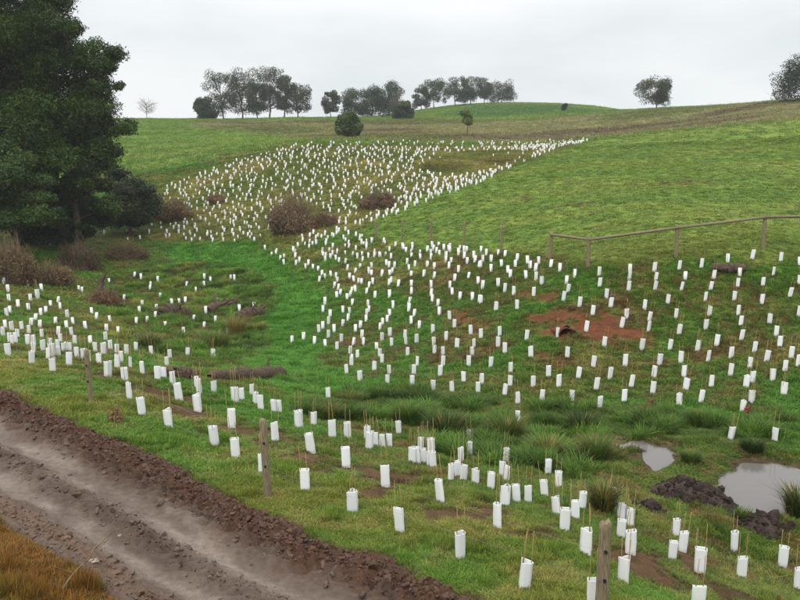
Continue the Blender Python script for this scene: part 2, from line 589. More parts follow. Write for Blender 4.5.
def blade_mat(name, attr_type='INSTANCER', var=0.35, trans=0.38):
    m, t, b = newmat(name)
    a = t.nodes.new('ShaderNodeAttribute'); a.attribute_name = 'col'; a.attribute_type = attr_type
    v = t.nodes.new('ShaderNodeAttribute'); v.attribute_name = 'tint'
    x = mixcol(t, 'MULTIPLY')
    t.links.new(a.outputs['Color'], x.inputs[6]); t.links.new(v.outputs['Color'], x.inputs[7])
    t.links.new(x.outputs[2], b.inputs['Base Color'])
    b.inputs['Roughness'].default_value = 0.55
    tr = t.nodes.new('ShaderNodeBsdfTranslucent'); t.links.new(x.outputs[2], tr.inputs[0])
    ms = t.nodes.new('ShaderNodeMixShader'); ms.inputs[0].default_value = trans
    t.links.new(b.outputs[0], ms.inputs[1]); t.links.new(tr.outputs[0], ms.inputs[2])
    t.links.new(ms.outputs[0], t.nodes['Material Output'].inputs[0])
    return m


def leaf_mat(name, trans=0.25, rough=0.5):
    m, t, b = newmat(name)
    a = t.nodes.new('ShaderNodeAttribute'); a.attribute_name = 'col'
    t.links.new(a.outputs['Color'], b.inputs['Base Color'])
    b.inputs['Roughness'].default_value = rough
    tr = t.nodes.new('ShaderNodeBsdfTranslucent'); t.links.new(a.outputs['Color'], tr.inputs[0])
    ms = t.nodes.new('ShaderNodeMixShader'); ms.inputs[0].default_value = trans
    t.links.new(b.outputs[0], ms.inputs[1]); t.links.new(tr.outputs[0], ms.inputs[2])
    t.links.new(ms.outputs[0], t.nodes['Material Output'].inputs[0])
    return m


def rough_mat(name, c1, c2, scale=6.0, rough=0.9, bump=0.4, dist=0.02, stretch=None, spec=0.2):
    m, t, b = newmat(name)
    n = noise_node(t, scale, 8, 'Object', 0.62)
    if stretch:
        mpn = t.nodes.new('ShaderNodeMapping'); mpn.inputs['Scale'].default_value = stretch
        src = n.inputs['Vector'].links[0].from_socket
        t.links.new(src, mpn.inputs[0]); t.links.new(mpn.outputs[0], n.inputs['Vector'])
    r = t.nodes.new('ShaderNodeValToRGB')
    r.color_ramp.elements[0].position = 0.3; r.color_ramp.elements[1].position = 0.7
    r.color_ramp.elements[0].color = (*c1, 1); r.color_ramp.elements[1].color = (*c2, 1)
    t.links.new(n.outputs[0], r.inputs[0]); t.links.new(r.outputs[0], b.inputs['Base Color'])
    b.inputs['Roughness'].default_value = rough; b.inputs['Specular IOR Level'].default_value = spec
    bp = t.nodes.new('ShaderNodeBump'); bp.inputs['Strength'].default_value = bump; bp.inputs['Distance'].default_value = dist
    t.links.new(n.outputs[0], bp.inputs['Height']); t.links.new(bp.outputs[0], b.inputs['Normal'])
    return m


M_GROUND = ground_mat()
M_GRASS = blade_mat('grass_blades')
M_LEAF = leaf_mat('leaves')
M_DRY = leaf_mat('dry_growth', 0.1, 0.8)
M_BARK = rough_mat('bark', lin(60, 48, 40), lin(104, 90, 76), 5, 0.9, 0.6, 0.03)
M_POST = rough_mat('weathered_post', lin(84, 74, 58), lin(150, 136, 108), 9, 0.85, 0.5, 0.01, (6, 6, 0.7))
M_LOG = rough_mat('rotting_log', lin(46, 36, 30), lin(104, 86, 72), 3, 0.95, 0.8, 0.04, (1, 5, 5))
M_CLOD = rough_mat('wet_clod', lin(30, 24, 22), lin(78, 62, 54), 4, 0.7, 0.9, 0.08)
M_REDEARTH = rough_mat('red_earth', lin(78, 44, 30), lin(116, 68, 46), 6, 0.95, 0.6, 0.03)
M_STAKE = rough_mat('bamboo_stake', lin(116, 96, 58), lin(160, 138, 88), 12, 0.6, 0.2, 0.002, (8, 8, 1.5))
M_BLACK = rough_mat('black_plastic', lin(22, 22, 22), lin(34, 34, 34), 12, 0.5, 0.1, 0.001)
M_WIRE = rough_mat('galvanised_wire', lin(120, 120, 118), lin(150, 150, 148), 40, 0.5, 0.0, 0.001)


def guard_mat():
    m, t, b = newmat('white_guard_plastic')
    oi = t.nodes.new('ShaderNodeObjectInfo')
    n = noise_node(t, 3.5, 5)
    add = t.nodes.new('ShaderNodeMath'); add.operation = 'ADD'
    t.links.new(n.outputs[0], add.inputs[0]); t.links.new(oi.outputs['Random'], add.inputs[1])
    r = t.nodes.new('ShaderNodeValToRGB')
    r.color_ramp.elements[0].position = 0.35; r.color_ramp.elements[1].position = 1.0
    r.color_ramp.elements[0].color = (0.84, 0.84, 0.82, 1); r.color_ramp.elements[1].color = (0.90, 0.905, 0.91, 1)
    t.links.new(add.outputs[0], r.inputs[0])
    # splashed mud at the foot
    tc_ = t.nodes.new('ShaderNodeTexCoord'); sp = t.nodes.new('ShaderNodeSeparateXYZ')
    t.links.new(tc_.outputs['Object'], sp.inputs[0])
    n2 = noise_node(t, 18, 4)
    mm = t.nodes.new('ShaderNodeMath'); mm.operation = 'MULTIPLY_ADD'; mm.inputs[1].default_value = 0.16
    t.links.new(n2.outputs[0], mm.inputs[0]); t.links.new(sp.outputs[2], mm.inputs[2])
    r2 = t.nodes.new('ShaderNodeMapRange')
    r2.inputs['From Min'].default_value = 0.08; r2.inputs['From Max'].default_value = 0.17
    r2.inputs['To Min'].default_value = 0.6; r2.inputs['To Max'].default_value = 0.0
    t.links.new(mm.outputs[0], r2.inputs[0])
    x = mixcol(t, 'MIX'); t.links.new(r2.outputs[0], x.inputs[0]); t.links.new(r.outputs[0], x.inputs[6])
    x.inputs[7].default_value = (*lin(150, 132, 106), 1)
    t.links.new(x.outputs[2], b.inputs['Base Color'])
    b.inputs['Roughness'].default_value = 0.5
    tr = t.nodes.new('ShaderNodeBsdfTranslucent'); t.links.new(x.outputs[2], tr.inputs[0])
    ms = t.nodes.new('ShaderNodeMixShader'); ms.inputs[0].default_value = 0.22
    t.links.new(b.outputs[0], ms.inputs[1]); t.links.new(tr.outputs[0], ms.inputs[2])
    t.links.new(ms.outputs[0], t.nodes['Material Output'].inputs[0])
    return m


M_GUARD = guard_mat()


def water_mat():
    m, t, b = newmat('muddy_water')
    b.inputs['Base Color'].default_value = (*lin(98, 93, 89), 1)
    b.inputs['Roughness'].default_value = 0.06
    b.inputs['Specular IOR Level'].default_value = 0.5
    b.inputs['IOR'].default_value = 1.33
    n = noise_node(t, 1.4, 3)
    bp = t.nodes.new('ShaderNodeBump'); bp.inputs['Strength'].default_value = 0.06; bp.inputs['Distance'].default_value = 0.02
    t.links.new(n.outputs[0], bp.inputs['Height']); t.links.new(bp.outputs[0], b.inputs['Normal'])
    return m


M_WATER = water_mat()


def mud_mat():
    m, t, b = newmat('track_mud')
    a = t.nodes.new('ShaderNodeAttribute'); a.attribute_name = 'col'
    n = noise_node(t, 9, 8)
    r = t.nodes.new('ShaderNodeMapRange')
    r.inputs['From Min'].default_value = 0.3; r.inputs['From Max'].default_value = 0.7
    r.inputs['To Min'].default_value = 0.72; r.inputs['To Max'].default_value = 1.25
    t.links.new(n.outputs[0], r.inputs[0])
    x = mixcol(t, 'MULTIPLY'); t.links.new(a.outputs['Color'], x.inputs[6]); t.links.new(r.outputs[0], x.inputs[7])
    t.links.new(x.outputs[2], b.inputs['Base Color'])
    t.links.new(a.outputs['Alpha'], b.inputs['Roughness'])
    b.inputs['Specular IOR Level'].default_value = 0.25
    n2 = noise_node(t, 34, 6)
    bp = t.nodes.new('ShaderNodeBump'); bp.inputs['Strength'].default_value = 0.9; bp.inputs['Distance'].default_value = 0.03
    t.links.new(n2.outputs[0], bp.inputs['Height']); t.links.new(bp.outputs[0], b.inputs['Normal'])
    return m


M_MUD = mud_mat()

# ------------------------------------------------------------------ ground sheet
az = np.radians(np.concatenate([np.arange(-180, -44, 4.0), np.arange(-44, 44.01, 0.36), np.arange(48, 180, 4.0)]))
rr = np.exp(np.linspace(math.log(0.6), math.log(600), 680))
_a, _r = np.meshgrid(az, rr, indexing='ij')
gx = (_r * np.sin(_a)).ravel(); gy = (_r * np.cos(_a)).ravel()
gz = H(gx, gy)
gc, gb = cover(gx, gy)
nA, nR = len(az), len(rr)
ii, jj = np.meshgrid(np.arange(nA), np.arange(nR - 1), indexing='ij')
i2 = (ii + 1) % nA
F = np.stack([ii * nR + jj, ii * nR + jj + 1, i2 * nR + jj + 1, i2 * nR + jj], -1).reshape(-1, 4)[:, ::-1]
tint_soil = np.where((gb < 0.3)[:, None] & (np.hypot(gx, gy) < 45)[:, None], gc * 0.8 + C_SOIL * 0.12, gc)
ground = link('ground', np_mesh('ground', np.stack([gx, gy, gz], 1), F, tint_soil, True), M_GROUND)
tag(ground, kind='structure')

# ------------------------------------------------------------------ water
for P, lv, nm in ((POND, LEV[0], 'pond'), (PUDL, LEV[1], 'puddle'), (PUD2, LEV[2], 'puddle')):
    a_ = np.array(P); c_ = a_.mean(0)
    q = c_ + (a_ - c_) * 1.25 + (a_ - c_) / (np.linalg.norm(a_ - c_, axis=1)[:, None] + 1e-6) * 0.5
    me = bpy.data.meshes.new(nm)
    me.from_pydata([(p[0], p[1], lv) for p in q], [], [tuple(range(len(q)))])
    me.update()
    o = link(nm, me, M_WATER)
    tag(o, kind='structure')

# ------------------------------------------------------------------ muddy track
tt = np.arange(-17, 13.001, 0.045); ss = np.arange(-0.5, ROADW + 0.75, 0.035)
T_, S_ = np.meshgrid(tt, ss, indexing='ij')
T_ = T_.ravel(); S_ = S_.ravel()
_o = _cen - _nor2 * ROADW
rx = _o[0] + T_ * _dir2[0] + S_ * _nor2[0]; ry = _o[1] + T_ * _dir2[1] + S_ * _nor2[1]
wob = (fbm(T_ * 0.35, T_ * 0, 201, 3) - 0.5) * 0.25
f = S_ / ROADW + wob * 0.12


def bump(c, w_):
    return np.exp(-((f - c) / w_) ** 2)


base = H0(rx, ry)
rut1, rut2 = bump(0.20, 0.065), bump(0.53, 0.085)
berm = sstep(0.58, 0.78, f) * (1 - sstep(0.84, 1.0, f)) * (0.35 + 0.9 * fbm(T_ * 0.8, S_ * 0.8, 231, 3))
mid = bump(0.36, 0.07)
rag = (fbm(T_ * 0.9, S_ * 0.4, 203, 4) - .5) * .30
edge = sstep(-0.10, -0.02, f) * (1 - sstep(0.96, 1.07, f + rag))
clod = fbm(T_ * 4.2, S_ * 4.2, 205, 4); clod2 = np.abs(vnoise(T_ * 7, S_ * 7, 207) - 0.5) * 2
lug = np.sin((T_ * 1.0 + S_ * 1.2 * np.sign(f - 0.7)) * 2 * math.pi / 0.26)
lugm = (bump(0.71, 0.07) * 0.9 + bump(0.37, 0.06) * 0.8) * sstep(0.25, 0.5, fbm(T_ * .5, S_ * .5, 209, 2))
zz = base + 0.03 - 0.06 * rut1 - 0.07 * rut2 + 0.05 * mid * clod + 0.075 * lug * lugm
smooth_ = np.clip(rut1 * 0.85 + rut2, 0, 1)
rg = 1 - np.abs(fbm(T_ * 5.5, S_ * 5.5, 221, 3) - 0.5) * 4
zz += (clod - 0.5) * (0.12 + 0.30 * berm) * (1 - 0.85 * smooth_) + berm * 0.10 + (clod2 - 0.5) * 0.12 * berm + np.clip(rg, -1, 1) * 0.035 * (1 - 0.9 * smooth_)
zz += (vnoise(T_ * 11 + 40, S_ * 11, 223) - 0.5) * 0.07 * np.clip(berm + bump(0.36, .08) * .7 + bump(.7, .07) * .6, 0, 1)
zz += (fbm(T_ * 15, S_ * 15, 211, 2) - 0.5) * 0.035 * (1 - 0.8 * smooth_)
zz -= (1 - edge) * 0.30
c_dry, c_wetm, c_berm = lin(124, 109, 97), lin(68, 51, 39), lin(72, 48, 34)
k = sstep(0.35, 0.65, fbm(T_ * 0.9, S_ * 2.0, 213, 4))[:, None]
rc = c_wetm + (c_dry - c_wetm) * (np.clip(0.30 + 0.75 * smooth_ + 0.15 * bump(0.62, .05), 0, 1)[:, None] * (0.35 + 0.65 * k))
rc = rc + (c_berm - rc) * (sstep(0.56, 0.78, f + (fbm(T_ * 2, S_ * 2, 215, 3) - .5) * .3) * 0.9)[:, None]
rc = rc + (lin(96, 74, 58) - rc) * (bump(0.05, 0.07) * 0.8)[:, None]
rgh = np.clip(0.62 - 0.30 * smooth_ * k[:, 0] + 0.3 * sstep(0.6, 0.75, f), 0.28, 0.95)
na, nb = len(tt), len(ss)
ii, jj = np.meshgrid(np.arange(na - 1), np.arange(nb - 1), indexing='ij')
F = np.stack([ii * nb + jj, (ii + 1) * nb + jj, (ii + 1) * nb + jj + 1, ii * nb + jj + 1], -1).reshape(-1, 4)
me = np_mesh('dirt_track', np.stack([rx, ry, zz], 1), F, None, True)
ca = me.color_attributes.new('col', 'FLOAT_COLOR', 'POINT')
ca.data.foreach_set('color', np.hstack([rc, rgh[:, None]]).astype(np.float32).ravel())
track = link('dirt_track', me, M_MUD)
tag(track, kind='structure')
# which way is up?
if me.polygons[0].normal.z < 0:
    me.flip_normals()


# ------------------------------------------------------------------ instanced ground cover (grass, rushes)
def tuft_mesh(name, nb, h, wd, spread, lean, rng, straw=0.1, tint=(1, 1, 1)):
    V = []; Fq = []; C = []
    for i in range(nb):
        a = rng.uniform(0, 2 * math.pi); rad = spread * math.sqrt(rng.uniform())
        b = np.array([math.cos(a) * rad, math.sin(a) * rad, -0.02])
        da = rng.uniform(0, 2 * math.pi) if rng.uniform() < 0.4 else a + rng.uniform(-.6, .6)
        d = np.array([math.cos(da), math.sin(da), 0]); ln = lean * rng.uniform(0.2, 1.0)
        hh = h * rng.uniform(0.55, 1.1); wv = wd * rng.uniform(0.7, 1.3)
        sdv = np.array([-math.sin(da + rng.uniform(-.5, .5)), math.cos(da), 0]) * wv / 2
        m_ = b + d * hh * ln * 0.35 + np.array([0, 0, hh * 0.55]); tp = b + d * hh * ln + np.array([0, 0, hh * (1 - 0.25 * ln)])
        o = len(V)
        V += [b - sdv, b + sdv, m_ + sdv * 0.8, m_ - sdv * 0.8, tp + sdv * 0.12, tp - sdv * 0.12]
        Fq += [(o, o + 1, o + 2, o + 3), (o + 3, o + 2, o + 4, o + 5)]
        t_ = np.array(tint) * rng.uniform(0.7, 1.3)
        if rng.uniform() < straw:
            t_ = t_ * np.array([1.9, 1.35, 1.5])
        C += [t_] * 6
    me = bpy.data.meshes.new(name)
    me.from_pydata([tuple(v) for v in V], [], Fq)
    at = me.color_attributes.new('tint', 'FLOAT_COLOR', 'POINT')
    at.data.foreach_set('color', np.hstack([np.array(C), np.ones((len(C), 1))]).astype(np.float32).ravel())
    me.update()
    return me


def source_collection(name, meshes, mat):
    c = bpy.data.collections.new(name)
    for m in meshes:
        m.materials.append(mat)
        c.objects.link(bpy.data.objects.new(m.name, m))
    return c


def scatter(name, P, scl, colr, coll, nvar, rng, tilt=0.15, label=None, cat=None):
    n = len(P)
    me = bpy.data.meshes.new(name)
    me.vertices.add(n); me.vertices.foreach_set('co', np.asarray(P, np.float32).ravel())
    def att(nm, ty, data, key):
        a = me.attributes.new(nm, ty, 'POINT'); a.data.foreach_set(key, data)
    rot = np.stack([rng.normal(0, tilt, n), rng.normal(0, tilt, n), rng.uniform(0, 6.283, n)], 1)
    att('rot', 'FLOAT_VECTOR', rot.astype(np.float32).ravel(), 'vector')
    att('scl', 'FLOAT_VECTOR', np.asarray(scl, np.float32).ravel(), 'vector')
    att('idx', 'INT', rng.integers(0, nvar, n).astype(np.int32), 'value')
    c4 = np.ones((n, 4), np.float32); c4[:, :3] = colr
    att('col', 'FLOAT_COLOR', c4.ravel(), 'color')
    o = bpy.data.objects.new(name, me); COL.objects.link(o)
    g = bpy.data.node_groups.new(name, 'GeometryNodeTree')
    g.interface.new_socket('Geometry', in_out='INPUT', socket_type='NodeSocketGeometry')
    g.interface.new_socket('Geometry', in_out='OUTPUT', socket_type='NodeSocketGeometry')
    gi = g.nodes.new('NodeGroupInput'); go = g.nodes.new('NodeGroupOutput')
    ip = g.nodes.new('GeometryNodeInstanceOnPoints')
    ci = g.nodes.new('GeometryNodeCollectionInfo')
    ci.inputs['Collection'].default_value = coll
    ci.inputs['Separate Children'].default_value = True; ci.inputs['Reset Children'].default_value = True
    def named(nm, ty):
        q = g.nodes.new('GeometryNodeInputNamedAttribute'); q.data_type = ty; q.inputs['Name'].default_value = nm
        return q.outputs['Attribute']
    g.links.new(gi.outputs[0], ip.inputs['Points']); g.links.new(ci.outputs[0], ip.inputs['Instance'])
    ip.inputs['Pick Instance'].default_value = True
    g.links.new(named('idx', 'INT'), ip.inputs['Instance Index'])
    er = g.nodes.new('FunctionNodeEulerToRotation')
    g.links.new(named('rot', 'FLOAT_VECTOR'), er.inputs[0]); g.links.new(er.outputs[0], ip.inputs['Rotation'])
    g.links.new(named('scl', 'FLOAT_VECTOR'), ip.inputs['Scale'])
    g.links.new(ip.outputs[0], go.inputs[0])
    md = o.modifiers.new('scatter', 'NODES'); md.node_group = g
    tag(o, label, cat, kind='stuff')
    return o


def field_points(n, r0, r1, rng, amax=R(33)):
    a = rng.uniform(-amax, amax, n)
    r = np.sqrt(rng.uniform(r0 * r0, r1 * r1, n))
    return r * np.sin(a), r * np.cos(a), r


_tr = np.random.default_rng(11)
grass_c = source_collection('grass_sources', [tuft_mesh('grass_tuft', 16, 0.11, 0.011, 0.07, 0.9, _tr, 0.12) for _ in range(6)], M_GRASS)
rush_c = source_collection('rush_sources', [tuft_mesh('rush_tuft', 40, 0.55, 0.019, 0.15, 0.75, _tr, 0.22) for _ in range(5)], M_GRASS)

# ------------------------------------------------------------------ trees, shrubs, brush
def leaf_cloud(clumps, n, size, rng, ca, cb, up=0.35, aspect=0.45, shell=0.55, droop=0.0):
    """many small leaf faces spread through clumps (x,y,z,rx,ry,rz)"""
    K = np.asarray(clumps, float)
    vol = K[:, 3] * K[:, 5] + 1e-6
    idx = rng.choice(len(K), n, p=vol / vol.sum())
    d = rng.normal(size=(n, 3)); d /= np.linalg.norm(d, axis=1)[:, None]
    rad = shell + (1.06 - shell) * rng.uniform(size=n) ** 0.8
    lump = 0.78 + 0.44 * _hash((d[:, 0] * 2.6 + 50).astype(np.int64) * 7 + (d[:, 2] * 2.6 + 50).astype(np.int64), (d[:, 1] * 2.6 + 50).astype(np.int64), 3 + idx % 97)
    c = K[idx, :3] + d * K[idx, 3:6] * (rad * lump)[:, None]
    nrm = d * 0.6 + rng.normal(size=(n, 3)) * 0.6; nrm[:, 2] += up
    nrm /= np.linalg.norm(nrm, axis=1)[:, None]
    t = np.cross(nrm, rng.normal(size=(n, 3))); t /= np.linalg.norm(t, axis=1)[:, None] + 1e-9
    t[:, 2] -= droop
    b = np.cross(nrm, t)
    s = size * rng.uniform(0.6, 1.35, n)[:, None]
    V = np.stack([c - t * s, c + b * s * aspect, c + t * s, c - b * s * aspect], 1).reshape(-1, 3)
    Fq = np.arange(4 * n).reshape(n, 4)
    kcl = rng.uniform(0, 1, len(K))[idx] * 0.6 + rng.uniform(0, 1, n) * 0.4
    col = ca + (cb - ca) * kcl[:, None]
    col = col * rng.uniform(0.75, 1.25, (n, 1))
    return V, Fq, np.repeat(col, 4, 0)


def limb(p0, p1, r0, r1, rng, wig=0.06, n=6, sides=7):
    p0 = np.array(p0, float); p1 = np.array(p1, float); ln = np.linalg.norm(p1 - p0)
    ts = np.linspace(0, 1, n)
    P = p0 + (p1 - p0) * ts[:, None]
    P[1:-1] += rng.normal(0, wig * ln / 3, (n - 2, 3))
    return tube(P, r0 + (r1 - r0) * ts, sides, True, 0.06, rng)


def tree(name, label, cat, x, y, h, wd, style, seed, ca, cb, group=None, n=2600, leaf=0.35):
    rng = np.random.default_rng(seed)
    root = empty(name, (x, y, Hs(x, y)))
    tag(root, label, cat, group)
    parts = []; K = []
    tr = max(0.05, h * 0.018)
    if style == 'gum':
        top = np.array([rng.normal(0, wd * .06), rng.normal(0, wd * .06), h * 0.72])
        parts.append(limb((0, 0, -0.4), top, tr, tr * 0.35, rng, 0.05, 8))
        for k in range(rng.integers(20, 27)):
            a = rng.uniform(0, 6.28); hz = rng.uniform(0.22, 0.93); rr_ = wd * 0.5 * rng.uniform(0.35, 0.9) * (1 - abs(hz - 0.6) * 0.7)
            e = np.array([math.cos(a) * rr_, math.sin(a) * rr_, h * hz])
            s = top * rng.uniform(0.4, 0.85) ; s[2] = min(s[2], e[2] - h * .06)
            parts.append(limb(s, e, tr * 0.42, tr * 0.12, rng, 0.12, 5, 5))
            rad = wd * rng.uniform(0.08, 0.2)
            K.append((*e, rad, rad, rad * rng.uniform(0.7, 1.2)))
        K.append((top[0], top[1], h * 0.88, wd * .22, wd * .22, h * .10))
    elif style == 'dome':
        parts.append(limb((0, 0, -0.4), (0, 0, h * 0.75), tr * 1.4, tr * 0.4, rng, 0.04, 6))
        for k in range(26):
            a = rng.uniform(0, 6.28); q = rng.uniform(0.10, 0.92)
            rr_ = wd * 0.40 * math.sqrt(max(0.05, 1 - (abs(q - 0.36) / 0.60) ** 2)) * rng.uniform(0.5, 1.0)
            rad = wd * rng.uniform(0.13, 0.2)
            K.append((math.cos(a) * rr_, math.sin(a) * rr_, h * q, rad, rad, rad * 0.85))
            if k % 4 == 0:
                parts.append(limb((0, 0, h * q * 0.5), K[-1][:3], tr * .5, tr * .15, rng, 0.08, 5, 5))
    elif style == 'slender':
        parts.append(limb((0, 0, -0.3), (wd * .05, 0, h * 0.7), tr, tr * 0.4, rng, 0.05, 6))
        for k in range(9):
            a = rng.uniform(0, 6.28); rr_ = wd * 0.3 * rng.uniform(0.2, 1)
            e = (math.cos(a) * rr_, math.sin(a) * rr_, h * rng.uniform(0.52, 0.92))
            K.append((*e, wd * .24, wd * .24, wd * .2))
            parts.append(limb((0, 0, h * .4), e, tr * .4, tr * .1, rng, .08, 4, 5))
    elif style == 'bare':
        parts.append(limb((0, 0, -0.3), (0, 0, h * 0.8), tr * 0.8, tr * 0.2, rng, 0.05, 7))
        for k in range(46):
            z0 = rng.uniform(0.2, 0.75) * h; a = rng.uniform(0, 6.28); rr_ = wd * .5 * rng.uniform(.4, 1)
            e = np.array([math.cos(a) * rr_, math.sin(a) * rr_, min(h, z0 + h * rng.uniform(0.15, 0.4))])
            parts.append(limb((0, 0, z0), e, tr * .3, tr * .1, rng, .12, 5, 4))
            for j in range(3):
                m_ = e * rng.uniform(.6, .95); m_[2] = z0 + (e[2] - z0) * .7
                parts.append(limb(m_, m_ + rng.normal(0, wd * .10, 3) + np.array([0, 0, h * .06]), tr * .14, tr * .07, rng, .1, 3, 3))
        K = [(math.cos(a) * wd * .3, math.sin(a) * wd * .3, h * q, wd * .2, wd * .2, h * .12) for a, q in zip(rng.uniform(0, 6.28, 9), rng.uniform(.4, .9, 9))]
    V, Fq = join(parts)
    link('trunk', fix_quads(V, Fq, 'trunk'), M_BARK, root)
    V, Fq, c = leaf_cloud(K, n, leaf, rng, ca, cb)
    link('crown', np_mesh('crown', V, Fq, c), M_LEAF, root)
    return root


G1, G2 = lin(44, 54, 34), lin(76, 86, 52)
D1, D2 = lin(34, 48, 28), lin(62, 78, 42)


def far_xy(u, d):
    return float(ray(u, 115)[0]) * d, d


FT = [  # photo column, distance, height px, width px, style, label
    (224, 228, 43, 30, 'gum', 'tall grey-green gum at the left end of the largest ridge clump'),
    (243, 232, 43, 30, 'gum', 'tall gum second from left in the largest ridge clump'),
    (257, 226, 33, 20, 'gum', 'shorter gum in the middle of the largest ridge clump'),
    (270, 231, 47, 30, 'gum', 'tallest gum of the largest ridge clump'),
    (284, 228, 40, 22, 'gum', 'narrow gum near the right of the largest ridge clump'),
    (298, 230, 32, 28, 'gum', 'round open gum at the right end of the largest ridge clump'),
    (331, 230, 24, 17, 'gum', 'small pale thin gum standing alone between the two ridge clumps'),
    (356, 236, 25, 26, 'dome', 'dark dense tree at the left of the middle ridge clump'),
    (372, 240, 27, 26, 'dome', 'dark dense tree in the middle of the middle ridge clump'),
    (389, 238, 32, 30, 'dome', 'tallest dark tree at the right of the middle ridge clump'),
    (421, 282, 20, 16, 'gum', 'small gum at the left foot of the green hill'),
    (434, 284, 25, 24, 'gum', 'dark bushy gum low on the green hill, second from its foot'),
    (455, 286, 27, 22, 'gum', 'gum third along the row climbing the green hill'),
    (470, 288, 26, 20, 'gum', 'gum fourth along the row climbing the green hill'),
    (484, 290, 24, 18, 'gum', 'gum fifth along the row climbing the green hill'),
    (501, 292, 18, 24, 'gum', 'low spreading gum at the top of the green hill row'),
    (655, 205, 25, 30, 'gum', 'lone round gum on the brown ridge line'),
]
for i, (u, d, hp, wp, st, lb) in enumerate(FT):
    x, y = far_xy(u, d)
    dk = st == 'dome'
    tree('gum_tree' if st == 'gum' else 'ridge_tree', lb, 'tree', x, y, hp * d / FPX * 1.05, wp * d / FPX * 1.25, st, (40 + i if u < 600 else 77), D1 if dk else G1, D2 if dk else G2,
         'trees along the ridge', 9000 if st == 'gum' else 11000, 0.19)
SPEC = [
    ('evergreen_shrub', 205, 222, 20, 26, 'dome', 'dark low bush at the left foot of the ridge gums', 'shrub', D1, D2),
    ('evergreen_shrub', 403, 215, 19, 22, 'dome', 'rounded bush in front of the middle ridge clump', 'shrub', lin(56, 70, 42), lin(86, 100, 58)),
    ('dark_tree', 800, 160, 40, 60, 'dome', 'large dark rounded tree cut off by the right edge of the picture', 'tree', lin(34, 44, 28), lin(58, 68, 40)),
    ('young_tree', 348, 125, 25, 27, 'dome', 'bushy green young tree above the planted slope', 'tree', lin(60, 76, 40), lin(96, 112, 56)),
    ('young_tree', 467, 128, 28, 16, 'slender', 'slender sapling with a green tuft above the planted slope', 'tree', lin(84, 104, 46), lin(112, 130, 60)),
    ('sapling', 564, 205, 11, 7, 'slender', 'tiny dark sapling on the skyline left of the lone gum', 'tree', D1, D2),
    ('bare_tree', 147, 225, 19, 22, 'bare', 'pale leafless tree on the skyline beside the big dark tree', 'tree', lin(120, 116, 108), lin(150, 146, 138)),
    ('bare_tree', 397, 232, 26, 16, 'bare', 'thin leafless tree rising between two ridge clumps', 'tree', lin(120, 116, 108), lin(150, 146, 138)),
]
for i, (nm, u, d, hp, wp, st, lb, cat, ca_, cb_) in enumerate(SPEC):
    x, y = far_xy(u, d)
    n_ = {'dome': 15000, 'slender': 2200, 'bare': 420}[st]
    tree(nm, lb, cat, x, y, hp * d / FPX, wp * d / FPX, st, 90 + i, ca_, cb_, None, n_, 0.13 if st == 'bare' else (0.17 if d < 170 else 0.22))

# ---- the big dark tree at the left, a paler one in front of it
def near_tree(name, label, base, dpx, trunks, clumps, seed, ca, cb, n, leaf, depth=1.0):
    rng = np.random.default_rng(seed)
    bx, by = W(base)[0]
    bz = Hs(bx, by)
    root = empty(name, (bx, by, bz)); tag(root, label, 'tree')
    m = by / FPX
    bu, bv = base
    K = []; parts = []

    def loc(u, v, dd):
        return np.array([(u - bu) * m, dd, -(v - bv) * m + 0.0])
    for (tu, tv, tr) in trunks:
        top = loc(tu, tv, rng.normal(0, 0.6))
        parts.append(limb((rng.normal(0, .4), rng.normal(0, .4), -0.5), top, tr, tr * 0.3, rng, 0.05, 9, 9))
    for (u, v, r_) in clumps:
        for s_ in range(3):
            rad = r_ * m * rng.uniform(0.5, 1.0)
            e = loc(u + rng.normal(0, r_ * .36), v + rng.normal(0, r_ * .36), rng.normal(0, 1) * depth * (0.7 + r_ * m * 0.5))
            K.append((*e, rad * 1.1, rad * 1.1, rad * 0.72))
        t0 = trunks[rng.integers(len(trunks))]
        s = loc(t0[0], min(bv - 30, v + 40), 0) * np.array([.6, .6, 1.0])
        parts.append(limb(s, K[-1][:3], t0[2] * 0.3, 0.05, rng, 0.08, 6, 6))
    V, Fq = join(parts)
    link('trunk', fix_quads(V, Fq, 'trunk'), M_BARK, root)
    V, Fq, c = leaf_cloud(K, n, leaf, rng, ca, cb, 0.5, 0.35, 0.4)
    link('crown', np_mesh('crown', V, Fq, c), M_LEAF, root)
    return root


near_tree('blackwood_tree', 'huge dark evergreen tree filling the upper left corner', (72, 252), 1, [(40, 20, 0.42), (85, 60, 0.32), (10, 60, 0.3)],
          [(66, -14, 30), (58, 16, 30), (84, 34, 18), (34, 32, 34), (103, 55, 15), (121, 58, 12), (116, 77, 15), (92, 76, 20), (98, 103, 22), (112, 118, 17),
           (133, 129, 10), (112, 146, 15), (84, 130, 26), (119, 154, 8), (96, 168, 16), (80, 186, 18), (58, 152, 30), (30, 120, 38), (32, 74, 34), (0, 52, 36),
           (-4, 104, 40), (4, 8, 36), (-40, 30, 40), (-42, 90, 40), (-40, 150, 40), (104, 190, 12), (24, -30, 30), (60, 200, 20), (122, 92, 10), (75, 110, 26), (50, 95, 30), (60, 60, 26), (20, 150, 34), (30, 190, 30), (70, 160, 24), (-20, 190, 34), (46, 222, 14), (84, 206, 14), (70, 36, 22), (20, 50, 30), (100, 130, 18), (0, 222, 20), (66, 218, 14), (98, 212, 12), (30, 226, 14), (112, 204, 12), (88, 224, 8)],
          5, lin(24, 40, 11), lin(74, 98, 28), 360000, 0.13)
